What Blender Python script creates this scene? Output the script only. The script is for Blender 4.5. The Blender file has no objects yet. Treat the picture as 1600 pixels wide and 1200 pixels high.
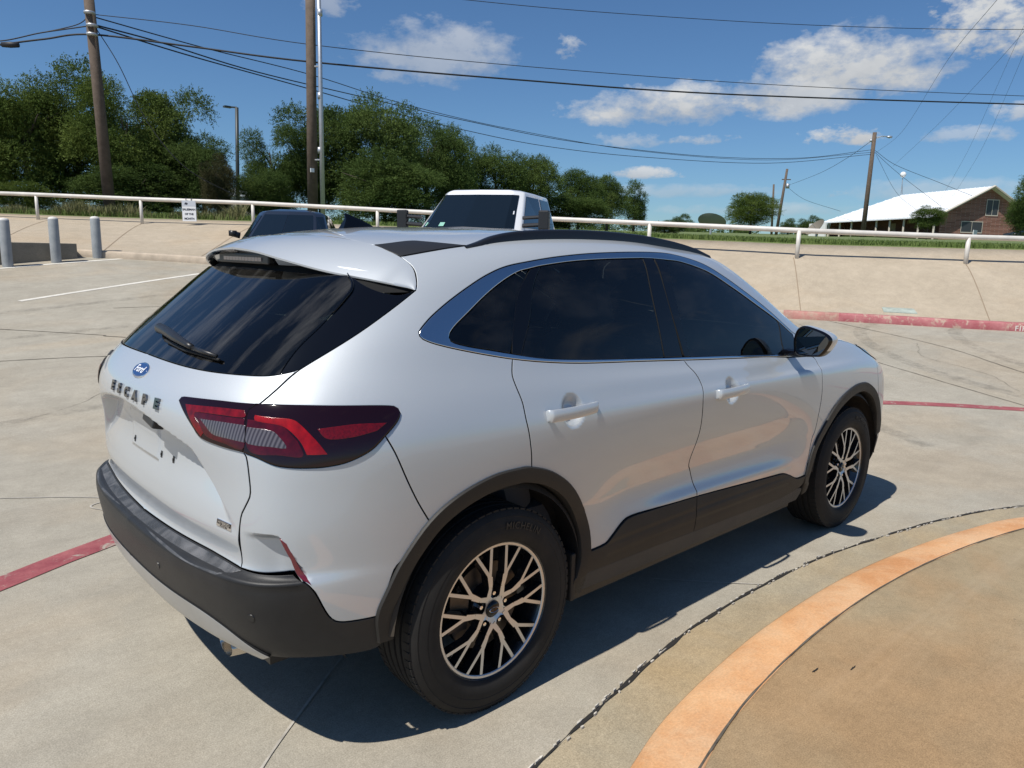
# Parked silver-white SUV in a concrete lot, railing, trees, brick building and sky behind
EXPO=0.06; SUNE=5.0; SKYS=.076; SKYTINT=(.67,.93,1.18,1); PAINT=(.48,.51,.535); STEER=0; CLOUD_OFF=(.678,.735,.1)
CLOUDS=[((0.8907, 0.4018, 0.2127), 0.1104, 0.0427, 1), ((0.8649, 0.4644, 0.1905), 0.084, 0.0305, 0.9), ((0.8, 0.5729, 0.1784), 0.1075, 0.0271, 1), ((0.8374, 0.5155, 0.182), 0.0703, 0.0203, 0.9), ((0.9314, 0.2693, 0.2449), 0.0772, 0.0483, 1), ((0.5791, 0.7804, 0.2358), 0.0948, 0.0395, 0.55), ((0.5559, 0.8019, 0.2188), 0.0634, 0.0238, 0.4), ((0.7016, 0.6689, 0.2455), 0.0221, 0.0158, 0.7), ((0.4706, 0.836, 0.2822), 0.0332, 0.0166, 0.4), ((0.9037, 0.404, 0.1417), 0.0453, 0.0136, 1), ((0.8236, 0.5487, 0.1438), 0.04, 0.008, 0.7), ((0.77, 0.6222, 0.1413), 0.0424, 0.0106, 0.45), ((0.7851, 0.6109, 0.1025), 0.0494, 0.0082, 0.85), ((0.9447, 0.2972, 0.1385), 0.0499, 0.01, 0.45), ((0.9054, 0.4175, 0.0778), 0.0186, 0.0077, 0.6), ((0.8741, 0.4823, 0.0574), 0.1201, 0.0088, 0.35), ((0.55, 0.822, 0.148), 0.0487, 0.0203, 0.2), ((0.9564, 0.2463, 0.1573), 0.0288, 0.0116, 0.7), ((0.9432, 0.3229, 0.0786), 0.0885, 0.0133, 0.35), ((0.8877, 0.3835, 0.2547), 0.0394, 0.0143, 0.4), ((0.823, 0.5623, 0.0806), 0.0981, 0.0098, 0.35)]
import bpy, bmesh, math, random
import numpy as np
from mathutils import Vector, Matrix, Euler
from mathutils.geometry import delaunay_2d_cdt
random.seed(7); rng=np.random.default_rng(7)
SC=bpy.context.scene; COL=SC.collection

# ------------------------------------------------------------------ camera, sky, sun, exposure
CAM_POS=Vector((-1.5545,-2.6521,1.5590)); CAM_YAW,CAM_PITCH,CAM_ROLL=.825613,.176835,.021841
cd=bpy.data.cameras.new('camera'); cam=bpy.data.objects.new('camera',cd); COL.objects.link(cam)
cd.sensor_width=36; cd.lens=36*1152.075/1600; cd.clip_start=.05; cd.clip_end=3000
_f=Vector((math.cos(CAM_YAW)*math.cos(CAM_PITCH),math.sin(CAM_YAW)*math.cos(CAM_PITCH),-math.sin(CAM_PITCH)))
_r=_f.cross(Vector((0,0,1))).normalized(); _u=_r.cross(_f)
_r2=math.cos(CAM_ROLL)*_r+math.sin(CAM_ROLL)*_u; _u2=-math.sin(CAM_ROLL)*_r+math.cos(CAM_ROLL)*_u
cam.matrix_world=Matrix(((_r2.x,_u2.x,-_f.x,CAM_POS.x),(_r2.y,_u2.y,-_f.y,CAM_POS.y),(_r2.z,_u2.z,-_f.z,CAM_POS.z),(0,0,0,1)))
SC.camera=cam
SC.view_settings.view_transform='Standard'; SC.view_settings.look='None'; SC.view_settings.exposure=EXPO; SC.view_settings.gamma=1
SUN_DIR=Vector((-.60,-.02,1)).normalized()
sd=bpy.data.lights.new('sun','SUN'); sd.energy=SUNE; sd.angle=math.radians(.5); sd.color=(1,.955,.88)
so=bpy.data.objects.new('sun',sd); COL.objects.link(so); so.rotation_euler=SUN_DIR.to_track_quat('Z','Y').to_euler(); so.location=(-6,0,10)

def world():
    w=bpy.data.worlds.new('World'); SC.world=w; w.use_nodes=True; nt=w.node_tree; N=nt.nodes; L=nt.links; N.clear()
    out=N.new('ShaderNodeOutputWorld'); bg=N.new('ShaderNodeBackground'); sky=N.new('ShaderNodeTexSky')
    sky.sky_type='NISHITA'; sky.sun_disc=False; sky.sun_elevation=math.asin(SUN_DIR.z); sky.sun_rotation=math.radians(270)
    sky.air_density=1.0; sky.dust_density=.3; sky.ozone_density=2.2; sky.altitude=200
    tc=N.new('ShaderNodeTexCoord')
    def m(op,a,b=None,c=None,cl=False):
        n=N.new('ShaderNodeMath'); n.operation=op; n.use_clamp=cl
        for i,x in enumerate((a,b,c)):
            if x is None: continue
            if isinstance(x,(int,float)): n.inputs[i].default_value=x
            else: L.new(x,n.inputs[i])
        return n.outputs[0]
    def dot(v):
        n=N.new('ShaderNodeVectorMath'); n.operation='DOT_PRODUCT'; L.new(tc.outputs['Generated'],n.inputs[0]); n.inputs[1].default_value=v; return n.outputs['Value']
    mp=N.new('ShaderNodeMapping'); mp.inputs['Scale'].default_value=(1,1,1.9); L.new(tc.outputs['Generated'],mp.inputs[0])
    def noise(sc,det,ro,dist=.0):
        n=N.new('ShaderNodeTexNoise'); n.inputs['Scale'].default_value=sc; n.inputs['Detail'].default_value=det; n.inputs['Roughness'].default_value=ro
        n.inputs['Distortion'].default_value=dist; L.new(mp.outputs[0],n.inputs['Vector']); return n.outputs['Fac']
    n1=noise(11,9,.60,.1); n2=noise(42,8,.62)
    tot=None; lit=None
    for (d,w_,h_,den) in CLOUDS:
        f=Vector(d).normalized(); r=f.cross(Vector((0,0,1))).normalized(); u=r.cross(f)
        a=m('DIVIDE',dot(r),w_); b=m('DIVIDE',dot(u),h_)
        b2=m('MULTIPLY',b,m('ADD',1.0,m('MULTIPLY',m('LESS_THAN',b,0),.5)))   # flatter base
        q=m('ADD',m('MULTIPLY',a,a),m('MULTIPLY',b2,b2))
        front=m('GREATER_THAN',dot(f),.2)
        e=m('SUBTRACT',1.28 if w_>.08 else .95,q); e=m('ADD',e,m('MULTIPLY',m('SUBTRACT',n1,.5),4.4)); e=m('ADD',e,m('MULTIPLY',m('SUBTRACT',n2,.5),2.2 if w_>.08 else 5.5))
        e=m('MULTIPLY',m('MULTIPLY',e,.80 if w_>.08 else .7,cl=True),den)
        e=m('MULTIPLY',e,front)
        lt=m('ADD',m('ADD',m('MULTIPLY',b,.30),m('MULTIPLY',m('SUBTRACT',n1,.5),1.2)),.66,cl=True)
        tot=e if tot is None else m('MAXIMUM',tot,e)
        lw=m('MULTIPLY',e,lt); lit=lw if lit is None else m('MAXIMUM',lit,lw)
    # thin high haze streaks and far small clouds everywhere above the horizon
    sx=N.new('ShaderNodeSeparateXYZ'); L.new(tc.outputs['Generated'],sx.inputs[0])
    far=m('MULTIPLY',m('SUBTRACT',noise(4.5,7,.6,.2),.60,cl=True),2.6,cl=True)
    near0=dot(tuple(CLOUD_OFF)); off=m('LESS_THAN',near0,.55)
    far=m('MULTIPLY',far,off); far=m('MULTIPLY',far,m('GREATER_THAN',sx.outputs[2],.02))
    tot=m('MAXIMUM',tot,far); lit=m('MAXIMUM',lit,m('MULTIPLY',far,.85))
    cr=N.new('ShaderNodeMixRGB'); cr.blend_type='MIX'; L.new(m('DIVIDE',lit,m('MAXIMUM',tot,.001)),cr.inputs[0])
    cr.inputs[1].default_value=(3.4,3.9,4.6,1); cr.inputs[2].default_value=(8.6,8.8,9.0,1)
    mx=N.new('ShaderNodeMixRGB'); L.new(tot,mx.inputs[0]); 
    tint=N.new('ShaderNodeMixRGB'); tint.blend_type='MULTIPLY'; tint.inputs[0].default_value=1; tint.inputs[2].default_value=SKYTINT; L.new(sky.outputs[0],tint.inputs[1])
    L.new(tint.outputs[0],mx.inputs[1]); L.new(cr.outputs[0],mx.inputs[2])
    L.new(mx.outputs[0],bg.inputs[0]); bg.inputs[1].default_value=SKYS; L.new(bg.outputs[0],out.inputs[0])
world()

# ------------------------------------------------------------------ helpers
def tag(o,label=None,cat=None,group=None,kind=None):
    if label: o['label']=label
    if cat: o['category']=cat
    if group: o['group']=group
    if kind: o['kind']=kind
    return o
def empty(name,loc,rz=0,**k):
    o=bpy.data.objects.new(name,None); COL.objects.link(o); o.location=loc; o.rotation_euler=(0,0,rz); o.empty_display_size=.2
    return tag(o,**k)
def link(name,me,mat,parent=None,smooth=False,**k):
    o=bpy.data.objects.new(name,me); COL.objects.link(o)
    for m_ in (mat if isinstance(mat,(list,tuple)) else [mat]): me.materials.append(m_)
    if smooth: me.polygons.foreach_set('use_smooth',[True]*len(me.polygons))
    if parent is not None: o.parent=parent
    return tag(o,**k)
class MB:
    """collects faces into one mesh"""
    def __init__(s): s.v=[]; s.f=[]; s.m=[]
    def add(s,vs,fs,mi=0):
        b=len(s.v); s.v+= [tuple(v) for v in vs]; s.f+=[tuple(b+i for i in f) for f in fs]; s.m+=[mi]*len(fs)
        return s
    def box(s,x0,x1,y0,y1,z0,z1,mi=0,M=None):
        vs=[Vector((x,y,z)) for x in (x0,x1) for y in (y0,y1) for z in (z0,z1)]
        if M is not None: vs=[M@v for v in vs]
        return s.add(vs,[(0,1,3,2),(4,6,7,5),(0,4,5,1),(2,3,7,6),(0,2,6,4),(1,5,7,3)],mi)
    def tube(s,pts,r,n=8,mi=0,cap=True):
        P=[Vector(p) for p in pts]; R=r if isinstance(r,(list,tuple)) else [r]*len(P)
        rings=[]; up=None
        for i,p in enumerate(P):
            d=(P[min(i+1,len(P)-1)]-P[max(i-1,0)]).normalized()
            if up is None: up=d.orthogonal().normalized()
            a=(up-d*up.dot(d)).normalized(); up=a; b=d.cross(a)
            rings.append([p+(a*math.cos(t)+b*math.sin(t))*R[i] for t in [2*math.pi*k/n for k in range(n)]])
        vs=[v for r_ in rings for v in r_]; fs=[]
        for i in range(len(P)-1):
            for k in range(n): fs.append((i*n+k,i*n+(k+1)%n,(i+1)*n+(k+1)%n,(i+1)*n+k))
        if cap: fs.append(tuple(range(n-1,-1,-1))); fs.append(tuple((len(P)-1)*n+k for k in range(n)))
        return s.add(vs,fs,mi)
    def lathe(s,prof,n=48,mi=0,axis='y',c=(0,0,0)):
        """prof: (axial, radius)"""
        vs=[]; fs=[]
        for a,r in prof:
            for k in range(n):
                t=2*math.pi*k/n
                if axis=='y': vs.append((c[0]+r*math.cos(t),c[1]+a,c[2]+r*math.sin(t)))
                elif axis=='z': vs.append((c[0]+r*math.cos(t),c[1]+r*math.sin(t),c[2]+a))
                else: vs.append((c[0]+a,c[1]+r*math.cos(t),c[2]+r*math.sin(t)))
        for i in range(len(prof)-1):
            for k in range(n): fs.append((i*n+k,i*n+(k+1)%n,(i+1)*n+(k+1)%n,(i+1)*n+k))
        return s.add(vs,fs,mi)
    def build(s,name,mat,parent=None,smooth=False,bevel=0,auto=None,**k):
        me=bpy.data.meshes.new(name); me.from_pydata(s.v,[],s.f)
        me.polygons.foreach_set('material_index',s.m)
        bm=bmesh.new(); bm.from_mesh(me)
        if bevel:
            bmesh.ops.bevel(bm,geom=[e for e in bm.edges],offset=bevel,segments=2,profile=.6,affect='EDGES',clamp_overlap=True)
        bmesh.ops.recalc_face_normals(bm,faces=bm.faces); bm.to_mesh(me); bm.free()
        o=link(name,me,mat,parent,smooth or auto is not None,**k)
        if auto is not None: me.set_sharp_from_angle(angle=math.radians(auto))
        return o
def catmull(P,n):
    """resample open polyline with n pieces per segment"""
    P=np.asarray(P,float)
    if len(P)<3: return np.array([P[0]+(P[-1]-P[0])*t for t in np.linspace(0,1,n+1)])
    Q=np.vstack([2*P[0]-P[1],P,2*P[-1]-P[-2]]); out=[]
    for i in range(len(P)-1):
        p0,p1,p2,p3=Q[i:i+4]
        for t in np.arange(n)/n:
            out.append(.5*((2*p1)+(-p0+p2)*t+(2*p0-5*p1+4*p2-p3)*t*t+(-p0+3*p1-3*p2+p3)*t**3))
    out.append(P[-1]); return np.array(out)

# ------------------------------------------------------------------ materials
def nodes(name):
    m=bpy.data.materials.new(name); m.use_nodes=True; nt=m.node_tree; return m,nt,nt.nodes,nt.links,nt.nodes['Principled BSDF']
def setp(b,col=None,rough=None,metal=None,coat=None,coat_r=None,spec=None):
    if col is not None: b.inputs['Base Color'].default_value=(*col,1)
    if rough is not None: b.inputs['Roughness'].default_value=rough
    if metal is not None: b.inputs['Metallic'].default_value=metal
    if coat is not None: b.inputs['Coat Weight'].default_value=coat
    if coat_r is not None: b.inputs['Coat Roughness'].default_value=coat_r
    if spec is not None: b.inputs['Specular IOR Level'].default_value=spec
def mat(name,col,rough=.5,metal=0,coat=0,coat_r=.03,spec=.5,var=0,scale=8,bump=0,bscale=60,emit=None,alt=None,det=5,rvar=0):
    m,nt,N,L,b=nodes(name); setp(b,col,rough,metal,coat,coat_r,spec)
    tc=N.new('ShaderNodeTexCoord')
    if var or alt or rvar:
        n=N.new('ShaderNodeTexNoise'); n.inputs['Scale'].default_value=scale; n.inputs['Detail'].default_value=det; n.inputs['Roughness'].default_value=.6
        L.new(tc.outputs['Object'],n.inputs['Vector'])
        r=N.new('ShaderNodeValToRGB'); L.new(n.outputs['Fac'],r.inputs[0]); r.color_ramp.elements[0].position=.3; r.color_ramp.elements[1].position=.7
        c2=alt if alt else tuple(min(1,c*(1+var)) for c in col); c1=col if alt else tuple(c*(1-var) for c in col)
        r.color_ramp.elements[0].color=(*c1,1); r.color_ramp.elements[1].color=(*c2,1)
        L.new(r.outputs[0],b.inputs['Base Color'])
        if rvar:
            mr=N.new('ShaderNodeMapRange'); L.new(n.outputs['Fac'],mr.inputs[0]); mr.inputs[1].default_value=.3; mr.inputs[2].default_value=.7
            mr.inputs[3].default_value=rough-rvar; mr.inputs[4].default_value=rough+rvar; L.new(mr.outputs[0],b.inputs['Roughness'])
    if bump:
        n=N.new('ShaderNodeTexNoise'); n.inputs['Scale'].default_value=bscale; n.inputs['Detail'].default_value=4
        L.new(tc.outputs['Object'],n.inputs['Vector']); bp=N.new('ShaderNodeBump'); bp.inputs['Strength'].default_value=bump; bp.inputs['Distance'].default_value=.01
        L.new(n.outputs['Fac'],bp.inputs['Height']); L.new(bp.outputs[0],b.inputs['Normal'])
    if emit: b.inputs['Emission Color'].default_value=(*emit[0],1); b.inputs['Emission Strength'].default_value=emit[1]
    return m
def glassmat(name,tint,rough=.0,thru=.12,dust_glare=.02,streak=(6,6,1)):
    m=bpy.data.materials.new(name); m.use_nodes=True; nt=m.node_tree; N=nt.nodes; L=nt.links; N.clear()
    out=N.new('ShaderNodeOutputMaterial'); tr=N.new('ShaderNodeBsdfTransparent'); tr.inputs[0].default_value=(*[c*thru for c in tint],1)
    gl=N.new('ShaderNodeBsdfGlossy'); gl.inputs['Roughness'].default_value=max(rough,.005); gl.inputs[0].default_value=(1,1,1,1)
    fr=N.new('ShaderNodeFresnel'); fr.inputs[0].default_value=1.5; mx=N.new('ShaderNodeMixShader')
    L.new(fr.outputs[0],mx.inputs[0]); L.new(tr.outputs[0],mx.inputs[1]); L.new(gl.outputs[0],mx.inputs[2])
    # dust film; on the rear window its pale streaks paint in reflections
    tc=N.new('ShaderNodeTexCoord'); mp=N.new('ShaderNodeMapping'); mp.inputs['Scale'].default_value=streak; L.new(tc.outputs['Object'],mp.inputs[0])
    n=N.new('ShaderNodeTexNoise'); n.inputs['Scale'].default_value=1.6; n.inputs['Detail'].default_value=8; n.inputs['Roughness'].default_value=.65; L.new(mp.outputs[0],n.inputs['Vector'])
    mr=N.new('ShaderNodeMapRange'); L.new(n.outputs['Fac'],mr.inputs[0]); mr.inputs[1].default_value=.48; mr.inputs[2].default_value=.78; mr.inputs[3].default_value=.002; mr.inputs[4].default_value=dust_glare
    df=N.new('ShaderNodeBsdfDiffuse'); df.inputs[0].default_value=(.62,.60,.56,1); m2=N.new('ShaderNodeMixShader'); L.new(mr.outputs[0],m2.inputs[0]); L.new(mx.outputs[0],m2.inputs[1]); L.new(df.outputs[0],m2.inputs[2]); L.new(m2.outputs[0],out.inputs[0])
    return m
def paintmat(name,col,flake=.22,orange=.0):
    m,nt,N,L,b=nodes(name); setp(b,col,.40,flake,1,.01); b.inputs['Coat IOR'].default_value=1.75
    tc=N.new('ShaderNodeTexCoord')
    v=N.new('ShaderNodeTexVoronoi'); v.inputs['Scale'].default_value=1500; L.new(tc.outputs['Object'],v.inputs['Vector'])
    mx=N.new('ShaderNodeMixRGB'); mx.blend_type='MULTIPLY'; mx.inputs[0].default_value=.05; mx.inputs[1].default_value=(*col,1); L.new(v.outputs['Color'],mx.inputs[2])
    # film of dust
    n=N.new('ShaderNodeTexNoise'); n.inputs['Scale'].default_value=3.2; n.inputs['Detail'].default_value=8; n.inputs['Roughness'].default_value=.65; L.new(tc.outputs['Object'],n.inputs['Vector'])
    mr=N.new('ShaderNodeMapRange'); L.new(n.outputs['Fac'],mr.inputs[0]); mr.inputs[1].default_value=.35; mr.inputs[2].default_value=.75; mr.inputs[3].default_value=.0; mr.inputs[4].default_value=.035
    L.new(mr.outputs[0],b.inputs['Coat Roughness']); L.new(mx.outputs[0],b.inputs['Base Color'])
    return m
CV={
 'glass_bottom':[(0.0,11.06),(0.738,11.041),(1.478,10.974),(2.152,10.96),(2.46,11.024),(2.808,11.16)],
 'blk':[(2.808,11.16),(3.162,11.783),(3.526,12.501),(3.832,13.279),(4.089,13.963)],
 'glassR':[(2.46,11.024),(2.47,11.984),(2.561,12.789),(2.552,13.639),(2.506,14.1),(2.188,14.587)],
 'seam_sp':[(4.089,13.963),(4.002,14.262),(3.747,14.892),(3.337,15.443),(2.48,16.089)],
 'ftip':[(2.48,16.089),(1.501,16.361),(0.68,16.439)],
 'fin_out':[(3.337,15.443),(4.285,15.792),(4.797,15.946)],
 'fin_in':[(2.48,16.089),(3.432,16.452),(3.92,16.365),(4.489,16.114),(4.797,15.946)],
 'rail_out':[(4.797,15.946),(5.346,16.133),(6.18,16.241),(7.051,16.435),(8.778,16.83)],
 'dlo_top':[(4.651,12.454),(4.667,12.653),(4.74,13.016),(4.904,13.485),(5.126,13.985),(5.337,14.412),(5.579,14.709),(5.944,14.889),(6.424,15.087),(7.02,15.26),(7.989,15.429),(8.651,15.416),(9.31,15.04),(9.629,14.313),(9.887,13.487),(10.11,12.727),(10.309,11.902)],
 'dlo_bot':[(4.651,12.454),(4.726,12.249),(4.9,12.074),(5.153,11.895),(5.612,11.604),(5.894,11.437),(6.228,11.301),(6.655,11.208),(7.353,11.175),(7.949,11.094),(8.85,10.898),(9.478,10.742),(9.881,10.443)],
 'in_top_q':[(5.137,12.26),(5.131,12.417),(5.174,12.681),(5.291,13.074),(5.5,13.727),(5.695,14.239),(5.842,14.497),(5.982,14.591)],
 'in_bot_q':[(5.137,12.26),(5.196,12.088),(5.388,11.936),(5.652,11.795),(5.89,11.658)],
 'in_top_r':[(5.995,14.602),(6.177,14.7),(6.719,14.883),(7.626,15.025),(7.876,15.034)],
 'in_bot_r':[(5.904,11.645),(6.238,11.463),(6.667,11.376),(7.362,11.317),(7.941,11.249)],
 'in_top_f':[(7.901,15.026),(8.155,14.998),(8.598,14.927),(9.186,14.529),(9.526,13.821),(9.816,13.029),(10.09,12.376),(10.259,11.764)],
 'in_bot_f':[(7.968,11.245),(8.461,11.156),(8.86,11.065),(9.496,10.917),(9.881,10.712)],
 'qd':[(5.982,14.591),(6.03,13.36),(5.89,11.658)],
 'dseam_r':[(5.944,14.889),(6.032,13.191),(5.894,11.437)],
 'rglass_rear':[(6.141,14.688),(6.163,13.166),(6.006,11.58)],
 'rglass_front':[(7.676,15.012),(7.689,13.37),(7.69,11.287)],
 'bseam':[(8.012,15.411),(7.902,13.351),(7.949,11.094)],
 'fglass_rear':[(8.124,14.997),(8.033,13.34),(8.053,11.229)],
 'fglass_front':[(10.09,12.376),(9.813,11.628),(9.711,10.824)],
 'rd_seam':[(5.894,11.437),(5.872,11.111),(5.85,10.681),(5.863,10.105),(5.89,9.381),(5.896,8.424),(5.925,7.538),(5.942,7.07),(5.948,6.682)],
 'mid_seam':[(7.949,11.094),(8.023,10.148),(8.079,9.044),(8.065,7.744),(8.088,6.564),(8.063,5.629),(8.078,4.815),(8.139,3.382),(8.169,2.81)],
 'fd_seam':[(10.155,10.057),(10.327,9.605),(10.316,7.66),(10.324,6.643),(10.277,5.215),(10.195,2.817),(10.17,1.977)],
 'rd_bot':[(6.695,2.222),(6.892,2.247),(6.966,2.35),(7.138,2.684),(7.259,2.767),(7.523,2.741),(7.815,2.704),(8.166,2.657)],
 'fd_bot':[(8.166,2.657),(8.526,2.591),(9.101,2.49),(9.454,2.439),(9.665,2.394),(9.814,2.228),(9.984,1.981),(10.17,1.977)],
 'archR':[(4.193,2.49),(4.318,3.068),(4.529,4.693),(4.865,5.904),(5.191,6.404),(5.539,6.703),(5.818,6.741),(5.948,6.682),(6.167,6.41),(6.393,5.861),(6.562,4.834),(6.67,2.982),(6.695,2.222)],
 'archF':[(10.17,1.977),(10.267,3.067),(10.52,5.506),(10.801,6.265),(11.171,6.669),(11.53,6.765),(11.815,6.607),(12.151,6.113),(12.439,5.167),(12.636,2.898)],
 'bseam_low':[(2.209,4.9),(2.551,4.887),(3.042,4.923),(3.176,4.891),(3.344,4.07),(3.457,3.447),(3.534,2.977),(3.616,2.672),(3.729,2.55),(3.943,2.507),(4.193,2.49)],
 'lamp_top_in':[(1.215,9.799),(1.23,9.936),(1.288,9.991),(1.725,10.029),(2.063,10.024),(2.4,10.03)],
 'lamp_top_out':[(2.4,10.03),(3.216,10.006),(4.024,9.93),(4.479,9.823),(4.566,9.681),(4.579,9.482),(4.515,9.148),(4.367,8.7)],
 'lamp_bot_out':[(4.367,8.7),(4.159,8.216),(3.856,7.896),(3.567,7.786),(3.288,7.776),(3.041,7.802),(2.806,7.871),(2.502,8.082),(2.289,8.188)],
 'lamp_bot_in':[(2.289,8.188),(1.909,8.289),(1.616,8.47),(1.501,8.839),(1.379,9.258),(1.215,9.799)],
 'lamp_seam':[(2.4,10.03),(2.304,9.897),(2.263,9.708),(2.284,9.355),(2.314,8.86),(2.289,8.188)],
 'qb_seam':[(4.367,8.7),(4.545,7.411),(4.695,6.606),(4.865,5.904)],
 'gate_top':[(2.808,11.16),(2.689,10.859),(2.588,10.549),(2.397,10.044)],
 'gate_bot':[(2.289,8.188),(2.336,8.002),(2.4,7.453),(2.438,7.119),(2.434,6.926),(2.351,6.674),(2.259,6.388),(2.193,5.714),(2.209,4.9)],
 'ledge_in':[(0.0,4.905),(1.288,5.036),(1.756,5.007),(2.209,4.9)],
 'ledge_out':[(0.0,4.015),(1.234,3.859),(1.972,3.899)],
 'skid_top':[(0.0,2.584),(0.561,2.584),(1.153,2.564),(1.564,2.504),(1.895,2.344),(2.226,2.063),(2.607,1.763)],
 'skid_bot':[(0.0,1.285),(2.53,1.689)],
 'clad_bot':[(6.656,1.514),(7.829,1.425),(9.708,1.218)],
 'sill_bot':[(6.549,1.353),(7.871,0.982),(9.914,0.692)],
 'recess':[(1.253,8.787),(1.568,7.586),(1.829,6.869)],
 'recess_crest':[(0.681,9.045),(1.253,8.787)],
 'plate':[(0.437,7.854),(0.845,7.953),(0.501,6.878)],
 'letters':[(0.111,9.511),(0.352,9.49),(0.61,9.484),(0.87,9.477)],
 'ford':[(0.164,10.509)],
 'hyb':[(1.893,6.068)],
 'wiper':[(0.822,11.554),(0.986,11.499),(1.335,11.399)],
 'handleR':[(6.106,8.6),(6.663,8.532)],
 'handleF':[(8.251,7.963),(8.772,7.838)],
 'sensor':[(2.433,2.724),(0.607,2.999)],
 'L_redA':[(1.345,9.713),(1.773,9.77),(2.209,9.768),(2.249,9.517),(1.856,9.507),(1.515,9.464),(1.599,9.057),(1.674,8.719),(1.636,8.535),(1.518,8.931),(1.407,9.407)],
 'L_clrA':[(1.597,9.268),(1.928,9.267),(2.3,9.235),(2.32,8.558),(2.059,8.628),(1.818,8.711),(1.706,8.978)],
 'L_clrB':[(2.327,9.18),(2.731,9.101),(2.887,8.864),(3.012,8.44),(2.763,8.461),(2.458,8.499),(2.334,8.612)],
 'L_redB':[(2.409,9.628),(2.688,9.578),(3.043,9.525),(3.216,9.314),(3.417,8.797),(3.585,8.184),(3.447,8.178),(3.306,8.191),(3.206,8.695),(3.019,9.143),(2.839,9.305),(2.452,9.421)],
 'L_redC':[(3.461,9.158),(3.726,9.229),(4.026,9.273),(4.404,9.214),(4.261,8.923),(3.932,8.757),(3.601,8.751)],
 'L_marA':[(1.464,9.516),(1.859,9.483),(2.255,9.47),(2.303,8.332),(1.959,8.436),(1.723,8.583),(1.583,8.995)],
 'L_marB':[(2.31,9.458),(2.66,9.423),(2.951,9.238),(3.177,8.696),(3.252,8.138),(2.926,8.171),(2.397,8.285)],
 'bump_bot':[(2.53,1.689),(3.196,1.702),(4.127,1.627),(4.3,1.837)],
 'lamp_redA':[(1.424,9.751),(1.776,9.747),(2.242,9.705)],
 'refl':[(2.977,6.018),(3.076,5.893),(3.179,5.522),(3.333,4.775),(3.411,3.887),(3.326,4.313),(3.225,4.895),(3.134,5.469)],
}
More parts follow.
